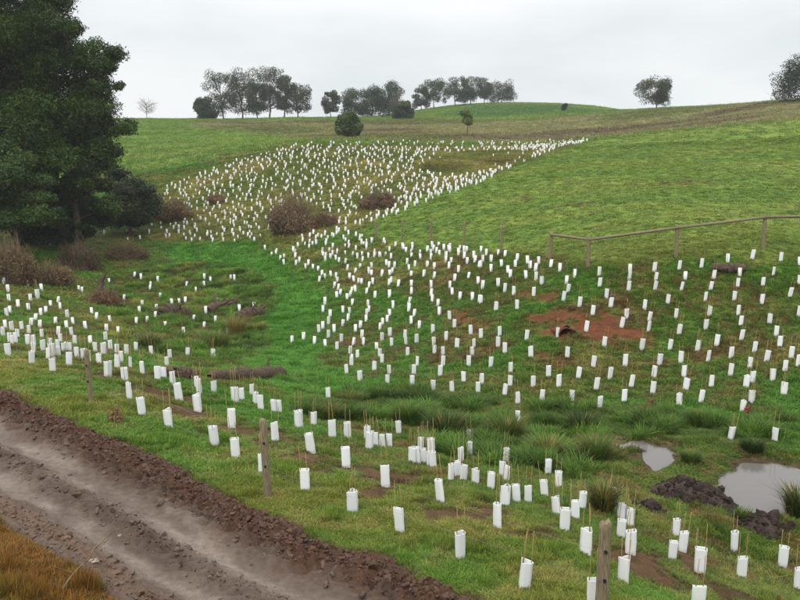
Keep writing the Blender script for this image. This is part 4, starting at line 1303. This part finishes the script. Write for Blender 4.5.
# ------------------------------------------------------------------ tree guards
# every guard seen in the photograph, by tile (origin, 5 px per photo px): middle, foot, visible height
TILES = {
    (0, 240): [(18, 225, 40), (40, 260, 40), (45, 308, 40), (140, 233, 38), (90, 337, 42), (143, 355, 42), (36, 382, 45), (50, 368, 40), (152, 306, 40), (188, 292, 48), (208, 254, 38), (230, 220, 32), (258, 214, 24),
               (255, 335, 36), (288, 315, 32), (300, 346, 36), (229, 367, 38), (205, 378, 40), (177, 406, 42), (152, 430, 40), (200, 440, 40), (145, 470, 46), (338, 390, 44), (277, 424, 42), (366, 424, 40), (335, 442, 32),
               (30, 442, 34), (60, 455, 52), (50, 515, 56), (80, 517, 60), (360, 480, 48), (290, 475, 40), (302, 515, 46), (428, 444, 30), (460, 370, 34), (480, 397, 30), (551, 412, 38), (532, 458, 36), (410, 262, 28), (393, 256, 26),
               (340, 115, 24), (546, 216, 26), (672, 185, 28), (706, 195, 30), (752, 232, 26), (788, 208, 30), (698, 364, 36), (780, 352, 34), (776, 390, 36), (735, 414, 34), (454, 522, 38)],
    (0, 340): [(38, 82, 70), (142, 28, 60), (170, 30, 60), (155, 120, 72), (212, 56, 60), (240, 95, 60), (258, 85, 74), (268, 158, 76), (290, 50, 56), (318, 65, 54), (350, 62, 54), (345, 135, 80), (385, 88, 50), (418, 105, 70),
               (497, 122, 60), (520, 75, 68), (540, 185, 88), (585, 72, 56), (586, 145, 78), (680, 60, 54), (757, 76, 50), (652, 140, 60), (713, 172, 72), (626, 212, 82), (648, 297, 92), (712, 375, 98), (788, 204, 80)],
    (160, 240): [(556, 82, 24), (580, 74, 26), (600, 100, 26), (620, 95, 28), (620, 122, 28), (665, 58, 28), (690, 36, 26), (675, 90, 30), (695, 112, 30), (680, 126, 28), (742, 126, 30), (728, 143, 28), (765, 148, 30), (792, 160, 32),
                 (130, 234, 28), (221, 195, 30), (222, 230, 26), (253, 208, 26), (352, 198, 26), (371, 200, 30), (60, 322, 32), (97, 318, 28), (127, 315, 34), (140, 378, 40), (230, 368, 40), (168, 404, 32), (278, 410, 34), (283, 316, 30),
                 (398, 358, 38), (472, 340, 32), (659, 515, 40), (718, 500, 42), (771, 520, 42), (795, 464, 44), (795, 210, 32)],
    (160, 340): [(47, 94, 50), (33, 134, 52), (140, 80, 46), (265, 90, 50), (65, 222, 72), (97, 303, 98), (185, 240, 60), (197, 268, 84), (195, 358, 98), (268, 265, 50), (50, 435, 102), (272, 525, 108), (360, 437, 102),
                 (380, 590, 112), (375, 316, 88), (410, 300, 50), (459, 275, 56), (475, 320, 60), (505, 350, 84), (570, 360, 50), (597, 362, 54), (693, 442, 98), (770, 425, 56), (577, 505, 106), (757, 565, 114), (22, 195, 64), (10, 190, 64)],
    (0, 300): [(60, 225, 46), (110, 150, 44), (150, 225, 50), (168, 262, 54), (330, 262, 56), (375, 225, 52), (440, 310, 62), (478, 262, 56), (605, 312, 62), (632, 276, 58), (352, 332, 66), (292, 286, 60), (528, 205, 50), (552, 250, 54), (90, 190, 46), (20, 180, 46), (210, 190, 46), (250, 240, 50)],
    (100, 240): [(120, 300, 30), (210, 330, 30), (300, 290, 28), (180, 420, 34), (330, 440, 34), (420, 470, 36), (520, 440, 34), (640, 470, 36), (720, 380, 32), (250, 250, 26), (480, 260, 26), (90, 470, 38)],
    (160, 440): [(513, 166, 112), (727, 255, 122)],
    (320, 340): [(42, 292, 60), (62, 490, 104), (138, 492, 94), (395, 468, 72), (28, 34, 40), (135, 165, 48), (157, 130, 50), (199, 208, 58), (300, 85, 46), (310, 116, 50), (270, 152, 50), (346, 170, 50), (340, 220, 52), (485, 128, 50),
                 (471, 170, 54), (461, 230, 58), (563, 253, 60), (600, 180, 58), (614, 130, 56), (664, 260, 58), (743, 130, 56), (718, 212, 60), (790, 262, 58)],
    (320, 420): [(132, 238, 114), (328, 334, 124), (162, 460, 130), (400, 556, 142), (604, 410, 130), (250, 146, 102), (238, 100, 80), (280, 128, 72), (312, 140, 78), (348, 135, 72), (465, 215, 92), (487, 220, 98), (508, 155, 76),
                 (515, 215, 76), (558, 180, 100), (566, 235, 90), (546, 230, 76), (742, 110, 70), (748, 180, 82), (654, 303, 96), (705, 210, 80), (712, 302, 94), (690, 282, 84), (782, 325, 80)],
    (480, 440): [(54, 244, 92), (130, 110, 82), (110, 182, 84), (130, 208, 92), (124, 328, 120), (86, 440, 142), (184, 312, 90), (240, 314, 100), (324, 285, 92), (341, 170, 82), (392, 235, 86), (388, 376, 90), (422, 456, 134), (477, 395, 106),
                 (511, 346, 102), (536, 573, 150), (660, 322, 92), (710, 405, 104), (703, 490, 100), (752, 570, 140), (745, 430, 100)],
    (440, 480): [(102, 388, 154), (414, 538, 158), (762, 622, 150)],
    (620, 480): [(22, 510, 150)],
    (640, 480): [(178, 284, 106), (210, 358, 118), (160, 398, 112), (298, 466, 150), (286, 660, 158), (470, 354, 118), (506, 490, 126), (712, 432, 120), (792, 554, 138)],
    (320, 240): [(25, 322, 40), (15, 362, 38), (50, 385, 40), (42, 422, 44), (15, 445, 42), (72, 460, 42), (42, 490, 44), (28, 533, 42), (85, 550, 44), (105, 510, 44), (113, 432, 38), (140, 404, 38), (115, 365, 38), (148, 368, 34),
                 (160, 328, 36), (178, 460, 42), (200, 440, 40), (209, 488, 42), (216, 524, 38), (166, 524, 40), (150, 570, 44), (187, 592, 46), (155, 612, 42), (240, 330, 34), (243, 362, 36), (232, 375, 34), (230, 408, 36), (283, 550, 42),
                 (308, 505, 46), (300, 450, 40), (312, 424, 38), (335, 410, 38), (349, 380, 38), (349, 480, 46), (358, 530, 46), (365, 340, 40), (349, 288, 42), (425, 490, 44), (430, 522, 44), (438, 580, 48), (482, 515, 48),
                 (442, 320, 38), (443, 355, 42), (470, 382, 40), (457, 420, 44), (496, 442, 42), (563, 465, 46), (570, 528, 46), (571, 568, 46), (555, 240, 42), (555, 280, 40), (562, 307, 38), (590, 330, 38), (598, 375, 44), (648, 398, 46),
                 (672, 440, 46), (754, 470, 48), (630, 500, 46), (685, 537, 50), (770, 535, 46), (758, 580, 50), (615, 575, 48), (742, 625, 50), (457, 235, 38), (457, 270, 36), (390, 234, 38), (310, 180, 34), (275, 290, 38), (518, 184, 38),
                 (569, 192, 36), (650, 240, 38), (662, 274, 38), (698, 298, 42), (761, 300, 42), (673, 204, 38), (741, 192, 34), (691, 162, 38), (790, 220, 40), (795, 310, 40), (535, 138, 36), (570, 146, 36), (345, 225, 34), (355, 215, 34),
                 (350, 180, 34), (360, 168, 32), (265, 220, 34), (258, 180, 34), (245, 165, 32), (232, 270, 34), (245, 240, 34), (178, 258, 34), (192, 220, 32), (207, 222, 32), (170, 208, 32), (148, 196, 34), (173, 168, 30), (200, 144, 28),
                 (155, 265, 34), (135, 300, 36), (148, 285, 34), (70, 240, 34), (85, 215, 32), (80, 190, 30), (100, 278, 36), (85, 290, 36), (90, 250, 34), (25, 195, 30), (55, 182, 30), (8, 180, 32), (135, 150, 30), (128, 118, 28), (95, 112, 28),
                 (80, 100, 28), (52, 94, 26), (30, 88, 28), (15, 84, 28), (258, 140, 30), (333, 128, 32), (346, 136, 32), (372, 138, 32), (355, 96, 32), (298, 88, 32), (271, 86, 30), (435, 120, 32), (475, 132, 32), (445, 152, 32), (455, 186, 34),
                 (502, 98, 32), (457, 92, 30), (212, 108, 28), (188, 92, 30), (630, 90, 36), (628, 112, 34), (652, 120, 36), (645, 142, 36), (735, 118, 34), (718, 62, 36), (720, 92, 36), (694, 75, 38), (773, 112, 38), (768, 88, 36), (598, 80, 32),
                 (592, 40, 32), (553, 97, 32), (555, 75, 32), (535, 60, 34), (562, 38, 34), (620, 52, 34), (648, 48, 34), (795, 136, 34)],
    (480, 240): [(5, 60, 32), (30, 78, 36), (15, 108, 36), (55, 110, 38), (91, 80, 34), (124, 85, 36), (56, 158, 40), (5, 135, 36), (108, 133, 38), (185, 105, 40), (177, 135, 38), (140, 165, 40), (150, 186, 42), (238, 118, 42), (252, 143, 42),
                 (230, 192, 42), (294, 122, 42), (278, 155, 42), (280, 202, 46), (309, 224, 46), (352, 137, 42), (399, 157, 44), (472, 187, 44), (595, 180, 48), (597, 234, 48), (748, 160, 44), (745, 200, 46), (740, 250, 48), (433, 218, 44),
                 (437, 262, 46), (416, 303, 50), (497, 333, 52), (268, 279, 46), (168, 275, 46), (124, 260, 46), (92, 232, 44), (12, 243, 44), (5, 320, 46), (80, 352, 48), (185, 346, 50), (634, 290, 48), (652, 334, 50), (563, 376, 52),
                 (733, 391, 50), (707, 436, 54), (530, 455, 54), (387, 486, 52), (232, 500, 54), (99, 482, 54), (90, 534, 54), (124, 566, 58), (5, 490, 50), (254, 582, 56), (436, 586, 56), (620, 533, 54)],
    (480, 340): [(51, 135, 56), (155, 162, 56), (150, 230, 58), (8, 220, 58), (122, 276, 62), (190, 318, 66), (266, 236, 62), (308, 308, 66), (342, 184, 62), (393, 234, 66), (457, 307, 62), (491, 192, 62), (565, 134, 62), (580, 246, 64),
                 (596, 340, 66), (648, 194, 64), (725, 128, 62), (755, 234, 66), (720, 308, 66), (190, 410, 50)],
    (640, 240): [(70, 155, 46), (78, 205, 46), (72, 248, 46), (195, 148, 48), (306, 138, 48), (439, 110, 44), (562, 94, 48), (703, 106, 46), (798, 125, 44), (226, 198, 44), (206, 252, 46), (368, 194, 46), (498, 180, 44), (352, 250, 46),
                 (487, 234, 46), (665, 178, 46), (613, 230, 46), (795, 220, 46), (326, 304, 48), (468, 300, 48), (748, 284, 50), (610, 318, 50), (138, 318, 48), (22, 346, 50), (178, 394, 54), (343, 378, 52), (490, 375, 52), (502, 428, 52),
                 (506, 498, 54), (792, 380, 54), (650, 416, 52), (680, 480, 54), (697, 534, 58), (45, 405, 50), (42, 455, 54), (192, 470, 54), (325, 446, 54), (382, 527, 58), (282, 552, 56), (148, 548, 56), (8, 548, 58)],
    (640, 340): [(95, 123, 60), (203, 112, 60), (339, 106, 60), (454, 90, 60), (571, 60, 58), (630, 105, 60), (755, 90, 62), (788, 130, 60), (68, 186, 62), (222, 184, 62), (60, 264, 64), (228, 250, 66), (196, 325, 66), (303, 312, 68),
                 (355, 234, 64), (451, 176, 64), (547, 140, 60), (562, 212, 62), (530, 236, 66), (660, 202, 64), (723, 158, 62), (719, 272, 68), (556, 315, 68), (512, 358, 64), (454, 500, 74), (672, 506, 78)],
}
GU = []
for (ox, oy), lst in TILES.items():
    for a_, b_, h_ in lst:
        u, v, hp = ox + a_ / 5, oy + b_ / 5, h_ / 5
        if all(abs(u - q[0]) > 1.6 or abs(v - q[1]) > 2.4 for q in GU):
            GU.append((u, v, hp))
print('guards listed', len(GU))
GU.sort(key=lambda q: -q[2])
near_g, mid_g = GU[:300], GU[300:]


def sleeve_mesh(seed, flat=False):
    rng = np.random.default_rng(seed)
    n = 15
    V = []; Fq = []
    rows = (0.0, 0.10, 0.24, 0.36, 0.44, 0.455)
    ph = rng.uniform(0, 6.28)
    def prof(a, z):
        if flat:
            x = 0.091 * math.copysign(abs(math.cos(a)) ** 0.6, math.cos(a)); y = 0.05 * math.copysign(abs(math.sin(a)) ** 0.8, math.sin(a))
        else:
            t3 = (a % (2 * math.pi / 3)) - math.pi / 3
            r_ = 0.058 / max(0.52, math.cos(t3)) * (1.0 if abs(t3) < 0.9 else 0.97)
            x, y = math.cos(a) * r_ * 1.12, math.sin(a) * r_ * 1.12
        wv = 1 + 0.05 * math.sin(2 * a + ph + 6 * z) + 0.03 * math.sin(5 * z * 6 + ph)
        return x * wv, y * wv
    for side in (1.0, 0.95):
        for z in rows:
            for k in range(n):
                a = 2 * math.pi * k / n
                x, y = prof(a, z)
                V.append((x * side, y * side, z + (0.014 * math.sin(a + ph) + 0.006 * math.sin(3 * a)) * (z > 0.4)))
    m = len(rows)
    for s in range(2):
        for j in range(m - 1):
            for k in range(n):
                k2 = (k + 1) % n; o = s * m * n
                q = (o + j * n + k, o + j * n + k2, o + (j + 1) * n + k2, o + (j + 1) * n + k)
                Fq.append(q if s == 0 else q[::-1])
    for k in range(n):
        k2 = (k + 1) % n; t0 = (m - 1) * n
        Fq.append((t0 + k, t0 + k2, m * n + t0 + k2, m * n + t0 + k))
    return fix_quads(np.array(V), Fq, 'sleeve')


def stake_mesh(seed):
    rng = np.random.default_rng(seed)
    h = rng.uniform(0.78, 1.06)
    V, Fq = tube([(0, 0, -0.12), (rng.normal(0, .004), rng.normal(0, .004), h * .5), (rng.normal(0, .012), rng.normal(0, .012), h)], [0.0085, 0.0078, 0.006], 5, True)
    return fix_quads(V, Fq, 'stake')


SLV = [sleeve_mesh(600 + i) for i in range(6)] + [sleeve_mesh(620 + i, True) for i in range(3)]
STK = [stake_mesh(640 + i) for i in range(8)]
for m_ in SLV: m_.materials.append(M_GUARD)
for m_ in STK: m_.materials.append(M_STAKE)

ORD = ['first', 'second', 'third', 'fourth', 'fifth', 'sixth', 'seventh', 'eighth', 'ninth', 'tenth', 'eleventh', 'twelfth', 'thirteenth', 'fourteenth', 'fifteenth',
       'sixteenth', 'seventeenth', 'eighteenth', 'nineteenth', 'twentieth']


def zone(u, v):
    line = np.interp(u, [0, 100, 300, 400, 480, 620, 700, 800], [322, 342, 398, 415, 440, 470, 500, 520])
    if v >= line:
        return 'belt_l' if u < 300 else ('belt_m' if u < 480 else 'belt_r')
    if u < 100 and v < 345: return 'thicket'
    if u < 285: return 'gully'
    if u < 420: return 'slope_l'
    if u < 560: return 'slope_m'
    return 'slope_r'


ZP = {'belt_l': ('beside track left of near post', lambda u, v: v - 0.42 * u),
      'belt_m': ('in belt below gully rushes', lambda u, v: v - 0.30 * u),
      'belt_r': ('on near side of pond', lambda u, v: v - 0.15 * u),
      'thicket': ('in front of brown bracken', lambda u, v: v - 0.2 * u),
      'gully': ('among left gully rushes', lambda u, v: v),
      'slope_l': ('on slope beside bright green flat', lambda u, v: v),
      'slope_m': ('on slope left of red earth', lambda u, v: v),
      'slope_r': ('on slope below rail fence', lambda u, v: v)}
zones = {}
for g in near_g:
    zones.setdefault(zone(g[0], g[1]), []).append(g)
LBL = {}
for zn, lst in zones.items():
    ph, key = ZP[zn]
    lst.sort(key=lambda q: -key(q[0], q[1]))
    per = 7 if len(lst) < 50 else 9
    for ri in range(0, len(lst), per):
        row = sorted(lst[ri:ri + per])
        for ci, g in enumerate(row):
            LBL[g] = (ORD[ci], ORD[ri // per], ph)

wx, wy = cast([g[0] for g in near_g], [g[1] for g in near_g], H)
wz = H(wx, wy)
grng = np.random.default_rng(77)
for (u, v, hp), x, y, z in zip(near_g, wx, wy, wz):
    d = y
    sc = float(np.clip(hp * d / FPX / 0.455, 0.84, 1.18))
    wide = abs(u - 697.2) < 1 and v > 600
    flat = wide or grng.uniform() < 0.68
    sl = SLV[6 + grng.integers(3)] if flat else SLV[grng.integers(6)]
    ry_ = grng.normal(0, 0.035) + (0.07 if (u > 560 and v < 420) else (-0.03 if u < 470 and v > 380 else 0))
    rx_ = grng.normal(0, 0.04)
    rz_ = grng.normal(0, 0.4) if flat else grng.uniform(0, 6.28)
    root = empty('tree_guard', (x, y, z - 0.015), (rx_, ry_, rz_ if not flat else grng.normal(0, .3)), sc)
    # lean is given in the world's axes: turn first, then tip
    root.rotation_euler = (Euler((rx_, ry_, 0)).to_matrix() @ Euler((0, 0, rz_)).to_matrix()).to_euler()
    a_, b_, ph = LBL[(u, v, hp)]
    look = 'wide ' if wide else ('leaning ' if abs(ry_) > 0.13 else '')
    tag(root, f'{look}white tree guard, {a_} from left, {b_} row up, {ph}', 'tree guard', 'white tree guards on bamboo stakes')
    s = link('sleeve', sl, None, root)
    if wide: s.scale = (1.25, 1.1, 1.0)
    if flat:
        st = [(-0.076, 0), (0.076, 0)]
    else:
        st = [(0.09 * math.cos(k * 2.0944), 0.09 * math.sin(k * 2.0944)) for k in range(3)]
    for sx_, sy_ in st:
        q = link('stake', STK[grng.integers(8)], None, root, (sx_ * .9, sy_ * .9, 0), (grng.normal(0, .03), grng.normal(0, .03), grng.uniform(0, 6.28)))

# ---- the hundreds too far off to count: one mass of small guards
prng = np.random.default_rng(99)
FX, FY, FS = [], [], []
mx_, my_ = cast([g[0] for g in mid_g], [g[1] for g in mid_g], H)
for (u, v, hp), x, y in zip(mid_g, mx_, my_):
    FX.append(x); FY.append(y); FS.append(np.clip(hp * y / FPX / 0.455, 0.85, 1.15))


def poisson(P, spacing, rng, jit=0.35, keepf=1.0):
    a = np.array(P); lo = a.min(0); hi = a.max(0)
    gx0 = np.arange(lo[0], hi[0], spacing); gy0 = np.arange(lo[1], hi[1], spacing)
    X, Y = np.meshgrid(gx0, gy0); X = X + (np.arange(len(gy0)) % 2)[:, None] * spacing * .5
    X = X.ravel() + rng.normal(0, jit * spacing, X.size); Y = Y.ravel() + rng.normal(0, jit * spacing * .6, Y.size)
    k = (poly_sd(X, Y, P) < 0) & (rng.uniform(size=X.size) < keepf)
    return X[k], Y[k]


BARE = [W((415, 172), (430, 154), (480, 151), (540, 151), (520, 164), (470, 176)), W((268, 236), (276, 210), (310, 205), (336, 222), (330, 232)),
        W((360, 207), (368, 196), (398, 193), (398, 204))]
HEAPS = [((293, 231), 2.1), ((325, 226), 1.2), ((173, 219), 1.6), ((380, 207), 1.7)]
for P_, sp, kf in ((W((160, 188), (240, 160), (290, 148), (400, 148), (500, 148), (470, 172), (420, 190), (345, 226), (300, 236), (240, 243), (160, 240)), 1.0, 0.95),
                   (W((500, 149), (592, 141), (560, 149), (480, 184), (380, 222), (350, 226), (420, 188), (470, 172)), 0.78, 0.97),
                   (W((300, 236), (330, 224), (352, 234), (385, 243), (430, 247), (470, 252), (470, 256), (420, 254), (330, 258), (305, 252)), 0.85, 0.95),
                   (W((225, 246), (275, 242), (330, 262), (300, 262), (260, 250)), 1.9, 0.7),
                   (W((292, 146), (590, 140), (585, 143), (400, 147), (292, 149)), 1.6, 0.9),
                   (W((50, 226), (160, 214), (160, 244), (110, 240), (60, 240)), 2.0, 0.8)):
    X, Y = poisson(P_, sp, prng, 0.3, kf)
    k = np.ones(len(X), bool)
    for B_ in BARE:
        k &= (poly_sd(X, Y, B_) > 0) | (prng.uniform(size=len(X)) < 0.06)
    for (hu, hv), hr in HEAPS:
        cx_, cy_ = W((hu, hv))[0]
        k &= np.hypot(X - cx_, Y - cy_) > hr
    FX += X[k].tolist(); FY += Y[k].tolist(); FS += prng.uniform(0.66, 1.0, k.sum()).tolist()
FX, FY, FS = np.array(FX), np.array(FY), np.array(FS)
FZ = H(FX, FY)
print('far guards', len(FX))


def far_mesh(kind):
    V = []; Fq = []
    for x, y, z, s in zip(FX, FY, FZ, FS):
        a0 = prng.uniform(0, 6.28); lx, ly = prng.normal(0.02, .06), prng.normal(0, .05)
        if kind == 'sleeve':
            o = len(V)
            for zz_, q in ((0, 1.0), (0.445, 1.0), (0.445, 0.9), (0.30, 0.85)):
                for k in range(6):
                    a = a0 + k * math.pi / 3
                    r_ = (0.104 if k % 2 == 0 else 0.082) * s * q
                    V.append((x + math.cos(a) * r_ + lx * zz_, y + math.sin(a) * r_ + ly * zz_, z - 0.01 + zz_ * s))
            for j in range(3):
                for k in range(6):
                    k2 = (k + 1) % 6
                    Fq.append((o + j * 6 + k, o + j * 6 + k2, o + (j + 1) * 6 + k2, o + (j + 1) * 6 + k))
        else:
            for k in range(2):
                o = len(V); a = a0 + k * 2.1; hh = prng.uniform(.7, .95) * s
                cx_, cy_ = x + math.cos(a) * .09, y + math.sin(a) * .09
                for zz_ in (-0.05, hh):
                    for j in range(3):
                        V.append((cx_ + .009 * math.cos(j * 2.1) + lx * zz_, cy_ + .009 * math.sin(j * 2.1) + ly * zz_, z + zz_))
                for j in range(3):
                    Fq.append((o + j, o + (j + 1) % 3, o + 3 + (j + 1) % 3, o + 3 + j))
    return np_mesh(kind, np.array(V), np.array(Fq))


root = empty('distant_tree_guards', (float(FX.mean()), float(FY.mean()), float(FZ.mean())))
tag(root, 'mass of small white tree guards covering the far slope', 'tree guards', kind='stuff')
for kd, mt in (('sleeve', M_GUARD_FAR if 'M_GUARD_FAR' in globals() else M_GUARD), ('stake', M_STAKE)):
    o = link('distant_' + kd + 's', far_mesh(kd), mt, root)
    o.matrix_parent_inverse = Matrix.Translation(-root.location)
    o['kind'] = 'stuff'


# ---- loose clods thrown up along the track
import bmesh


def lump(name, seed, s):
    rng = np.random.default_rng(seed)
    bm = bmesh.new()
    d = rng.normal(size=(22, 3)); d /= np.linalg.norm(d, axis=1)[:, None]
    for p in d * rng.uniform(0.6, 1.15, (22, 1)) * np.array([s, s * rng.uniform(.6, .9), s * .6]):
        bm.verts.new(p)
    bmesh.ops.convex_hull(bm, input=bm.verts[:])
    me = bpy.data.meshes.new(name); bm.to_mesh(me); bm.free()
    n = len(me.vertices)
    at = me.color_attributes.new('tint', 'FLOAT_COLOR', 'POINT')
    at.data.foreach_set('color', np.ones(n * 4, np.float32))
    return me


M_LUMP = blade_mat('mud_lump', 'INSTANCER', 0.3, 0.0)
lump_c = source_collection('clod_sources', [lump('clod_lump', 700 + i, 0.05) for i in range(6)], M_LUMP)
n = 15000
ft = RNG.uniform(-15, 11, n)
fs = np.where(RNG.uniform(size=n) < 0.72, RNG.normal(0.86, 0.09, n), np.where(RNG.uniform(size=n) < .5, RNG.normal(0.37, 0.05, n), RNG.normal(0.04, 0.05, n)))
fs = np.clip(fs, -0.05, 1.05) * ROADW
ia = np.clip(((ft - tt[0]) / 0.045).round().astype(int), 0, na - 1); ib = np.clip(((fs - ss[0]) / 0.035).round().astype(int), 0, nb - 1)
gi_ = ia * nb + ib
lz = zz[gi_]; lx_, ly_ = rx[gi_], ry[gi_]
okk = edge[gi_] > 0.6
sc_ = np.clip(RNG.lognormal(-0.55, 0.5, n), 0.15, 1.9)
lc = rc[gi_] * RNG.uniform(0.75, 1.3, (n, 1))
scatter('mud_clods', np.stack([lx_, ly_, lz], 1)[okk], np.stack([sc_] * 3, 1)[okk], lc[okk], lump_c, 6, RNG, 0.8, 'loose brown clods churned up along the edge of the track', 'clods')

# ---- two pale stones and a dead stick by the track
for (u, v, r_, lb) in ((121, 538, 0.075, 'small pale flat stone in the middle of the track'), (94, 566, 0.11, 'larger pale stone in the near wheel rut')):
    x, y = W((u, v))[0]
    t0, s0 = road_ts(x, y)
    j_ = int(np.clip(round((t0 - tt[0]) / 0.045), 0, na - 1)) * nb + int(np.clip(round((s0 - ss[0]) / 0.035), 0, nb - 1))
    me = lump('stone', int(u), r_)
    o = link('stone', me, rough_mat('pale_stone', lin(110, 100, 88), lin(160, 150, 134), 8, 0.8, 0.3, 0.01), None, (x, y, float(zz[j_]) - 0.015))
    o.scale = (0.85, 0.7, 0.6)
    tag(o, lb, 'stone')
(ax, ay), (bx, by) = W((62, 592), (118, 560))
rng = np.random.default_rng(31)
root = empty('dead_stick', (ax, ay, Hs(ax, ay))); tag(root, 'pale dead stick lying over the bank at the lower left', 'stick')
zb = 0.25 + max(0.0, Hs(bx, by) - Hs(ax, ay))
V, Fq = limb((0, 0, 0.08), (bx - ax, by - ay, zb), 0.016, 0.007, rng, 0.07, 8, 6)
link('stem', fix_quads(V, Fq, 'stem'), M_TWIG, root)
for k in range(5):
    t_ = rng.uniform(.2, .9); p = np.array([(bx - ax) * t_, (by - ay) * t_, .08 + (zb - .08) * t_])
    V, Fq = limb(p, p + rng.normal(0, .16, 3) + np.array([0, 0, .15]), 0.007, 0.003, rng, .1, 4, 4)
    link('twig', fix_quads(V, Fq, 'twig'), M_TWIG, root)

# ------------------------------------------------------------------ grass and rushes, scattered last so that they leave the guards clear
gp = []
for n, r0, r1, hs, ws in ((70000, 6, 15, 0.75, 0.9), (90000, 15, 27, 0.85, 1.2), (90000, 27, 48, 0.9, 2.0), (100000, 48, 105, 0.9, 3.8), (150000, 100, 330, 1.0, 8.0)):
    x, y, r = field_points(n, r0, r1, RNG)
    gp.append((x, y, np.full(n, hs), np.full(n, ws)))
gx_, gy_, hs_, ws_ = (np.concatenate(q) for q in zip(*gp))
cc, bb = cover(gx_, gy_)
t_, s_ = road_ts(gx_, gy_)
pad = inside(gx_, gy_, 'paddock', 0.8, 1.0, 0.4)
wetm = np.maximum(inside(gx_, gy_, 'wet', 1, 1, .4), inside(gx_, gy_, 'wet2', 1, 1, .4))
pn = fbm(gx_ * 0.8, gy_ * 0.8, 301, 3)
gdx = np.concatenate([wx, FX]); gdy = np.concatenate([wy, FY])


def near_guard(x, y, rad, ahead):
    """close to the foot of a guard, or just in front of it"""
    cell = {}
    for a_, b_ in zip(gdx, gdy - ahead):
        cell.setdefault((int(a_ // 1.0), int(b_ // 1.0)), []).append((a_, b_))
    hit = np.zeros(len(x), bool)
    for q, (a_, b_) in enumerate(zip(x, y)):
        ci, cj = int(a_ // 1.0), int(b_ // 1.0)
        for di in (-1, 0, 1):
            for dj in (-1, 0, 1):
                for (p_, r_) in cell.get((ci + di, cj + dj), ()):
                    if abs(a_ - p_) < rad and abs(b_ - r_) < rad + ahead:
                        hit[q] = True
    return hit


keep = (RNG.uniform(size=len(gx_)) > bb * 1.15) & ((s_ < -0.12) | (s_ + (fbm(t_ * 0.9, s_ * 0.4, 203, 4) - .5) * .30 * ROADW > ROADW * 0.95)) & (RNG.uniform(size=len(gx_)) < 1.15 - 0.5 * pad)
hgt = hs_ * (0.35 + 0.7 * pn + 1.6 * sstep(0.55, 0.75, fbm(gx_ * 1.7, gy_ * 1.7, 303, 3))) * (1 - 0.55 * pad) * (1 + 0.3 * wetm) * np.where(s_ < 0, 1.9, 1.0) * RNG.uniform(0.7, 1.3, len(gx_))
hgt = np.where((np.hypot(gx_, gy_) < 45) & (hgt > 0.8), np.where(near_guard(gx_, gy_, 0.2, 0.12), 0.6, hgt), hgt)
P = np.stack([gx_, gy_, H(gx_, gy_)], 1)[keep]
vr = np.where(ws_[keep] > 3, 0.12, 0.25)[:, None]
cv = cc[keep] * (1 + RNG.uniform(-1, 1, (keep.sum(), 1)) * vr) * 1.12
wsk = ws_[keep]; hk = hgt[keep] * np.minimum(1 + 0.16 * (wsk - 1), 1.9)
scatter('pasture_grass', P, np.stack([wsk, wsk, hk], 1), cv, grass_c, 6, RNG, 0.15, 'short damp green grass covering the verge, slope and paddock', 'grass')

# rushes in the gully
def poly_points(key, n, rng):
    a = np.array(MK[key]); lo = a.min(0); hi = a.max(0)
    x = rng.uniform(lo[0], hi[0], n * 4); y = rng.uniform(lo[1], hi[1], n * 4)
    k = inside(x, y, key, 0.6, 0.7, 0.5) > rng.uniform(0.2, 1, n * 4)
    return x[k][:n], y[k][:n]


rx1, ry1 = poly_points('reed_l', 6500, RNG); rx2, ry2 = poly_points('reed_r', 7000, RNG)
qx = np.concatenate([rx1, rx2]); qy = np.concatenate([ry1, ry2])
dw = np.minimum(np.minimum(poly_sd(qx, qy, POND), poly_sd(qx, qy, PUDL)), poly_sd(qx, qy, PUD2))
cl = fbm(qx * 1.25, qy * 1.25, 311, 3)
k = (dw > 0.15) & ~near_guard(qx, qy, 0.3, 0.35) & (cl + RNG.uniform(-0.05, 0.05, len(qx)) > 0.485)
qx, qy, cl = qx[k], qy[k], cl[k]
gn = fbm(qx * 0.35, qy * 0.35, 321, 3)[:, None]
rcol = lin(82, 114, 38) + (lin(134, 122, 62) - lin(82, 114, 38)) * sstep(0.52, 0.72, gn) * 0.6
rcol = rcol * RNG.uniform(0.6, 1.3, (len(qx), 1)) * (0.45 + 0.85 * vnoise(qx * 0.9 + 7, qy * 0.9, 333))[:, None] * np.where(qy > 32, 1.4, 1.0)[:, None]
sz = np.clip(0.36 + 2.8 * (cl - 0.48), 0.3, 0.95) * RNG.uniform(0.75, 1.2, len(qx)) * np.where(qy < 30, 1.0, 1.0)
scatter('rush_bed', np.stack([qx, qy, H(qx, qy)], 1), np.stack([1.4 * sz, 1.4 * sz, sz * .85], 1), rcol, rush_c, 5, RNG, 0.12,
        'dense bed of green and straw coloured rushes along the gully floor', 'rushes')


# ------------------------------------------------------------------ damp air
zlo = float(gz.min()) - 1.0; zhi = 52.0
bm = bmesh.new()
bmesh.ops.create_cube(bm, size=1.0)
me = bpy.data.meshes.new('haze'); bm.to_mesh(me); bm.free()
mh = bpy.data.materials.new('damp_air'); mh.use_nodes = True
t = mh.node_tree; t.nodes.clear()
o_ = t.nodes.new('ShaderNodeOutputMaterial'); pv = t.nodes.new('ShaderNodeVolumePrincipled')
pv.inputs['Color'].default_value = (0.90, 0.94, 0.97, 1); pv.inputs['Density'].default_value = 0.00032
t.links.new(pv.outputs[0], o_.inputs['Volume'])
hz = link('haze', me, mh)
hz.scale = (1220, 1220, zhi - zlo); hz.location = (0, 0, (zhi + zlo) / 2)
tag(hz, kind='stuff')
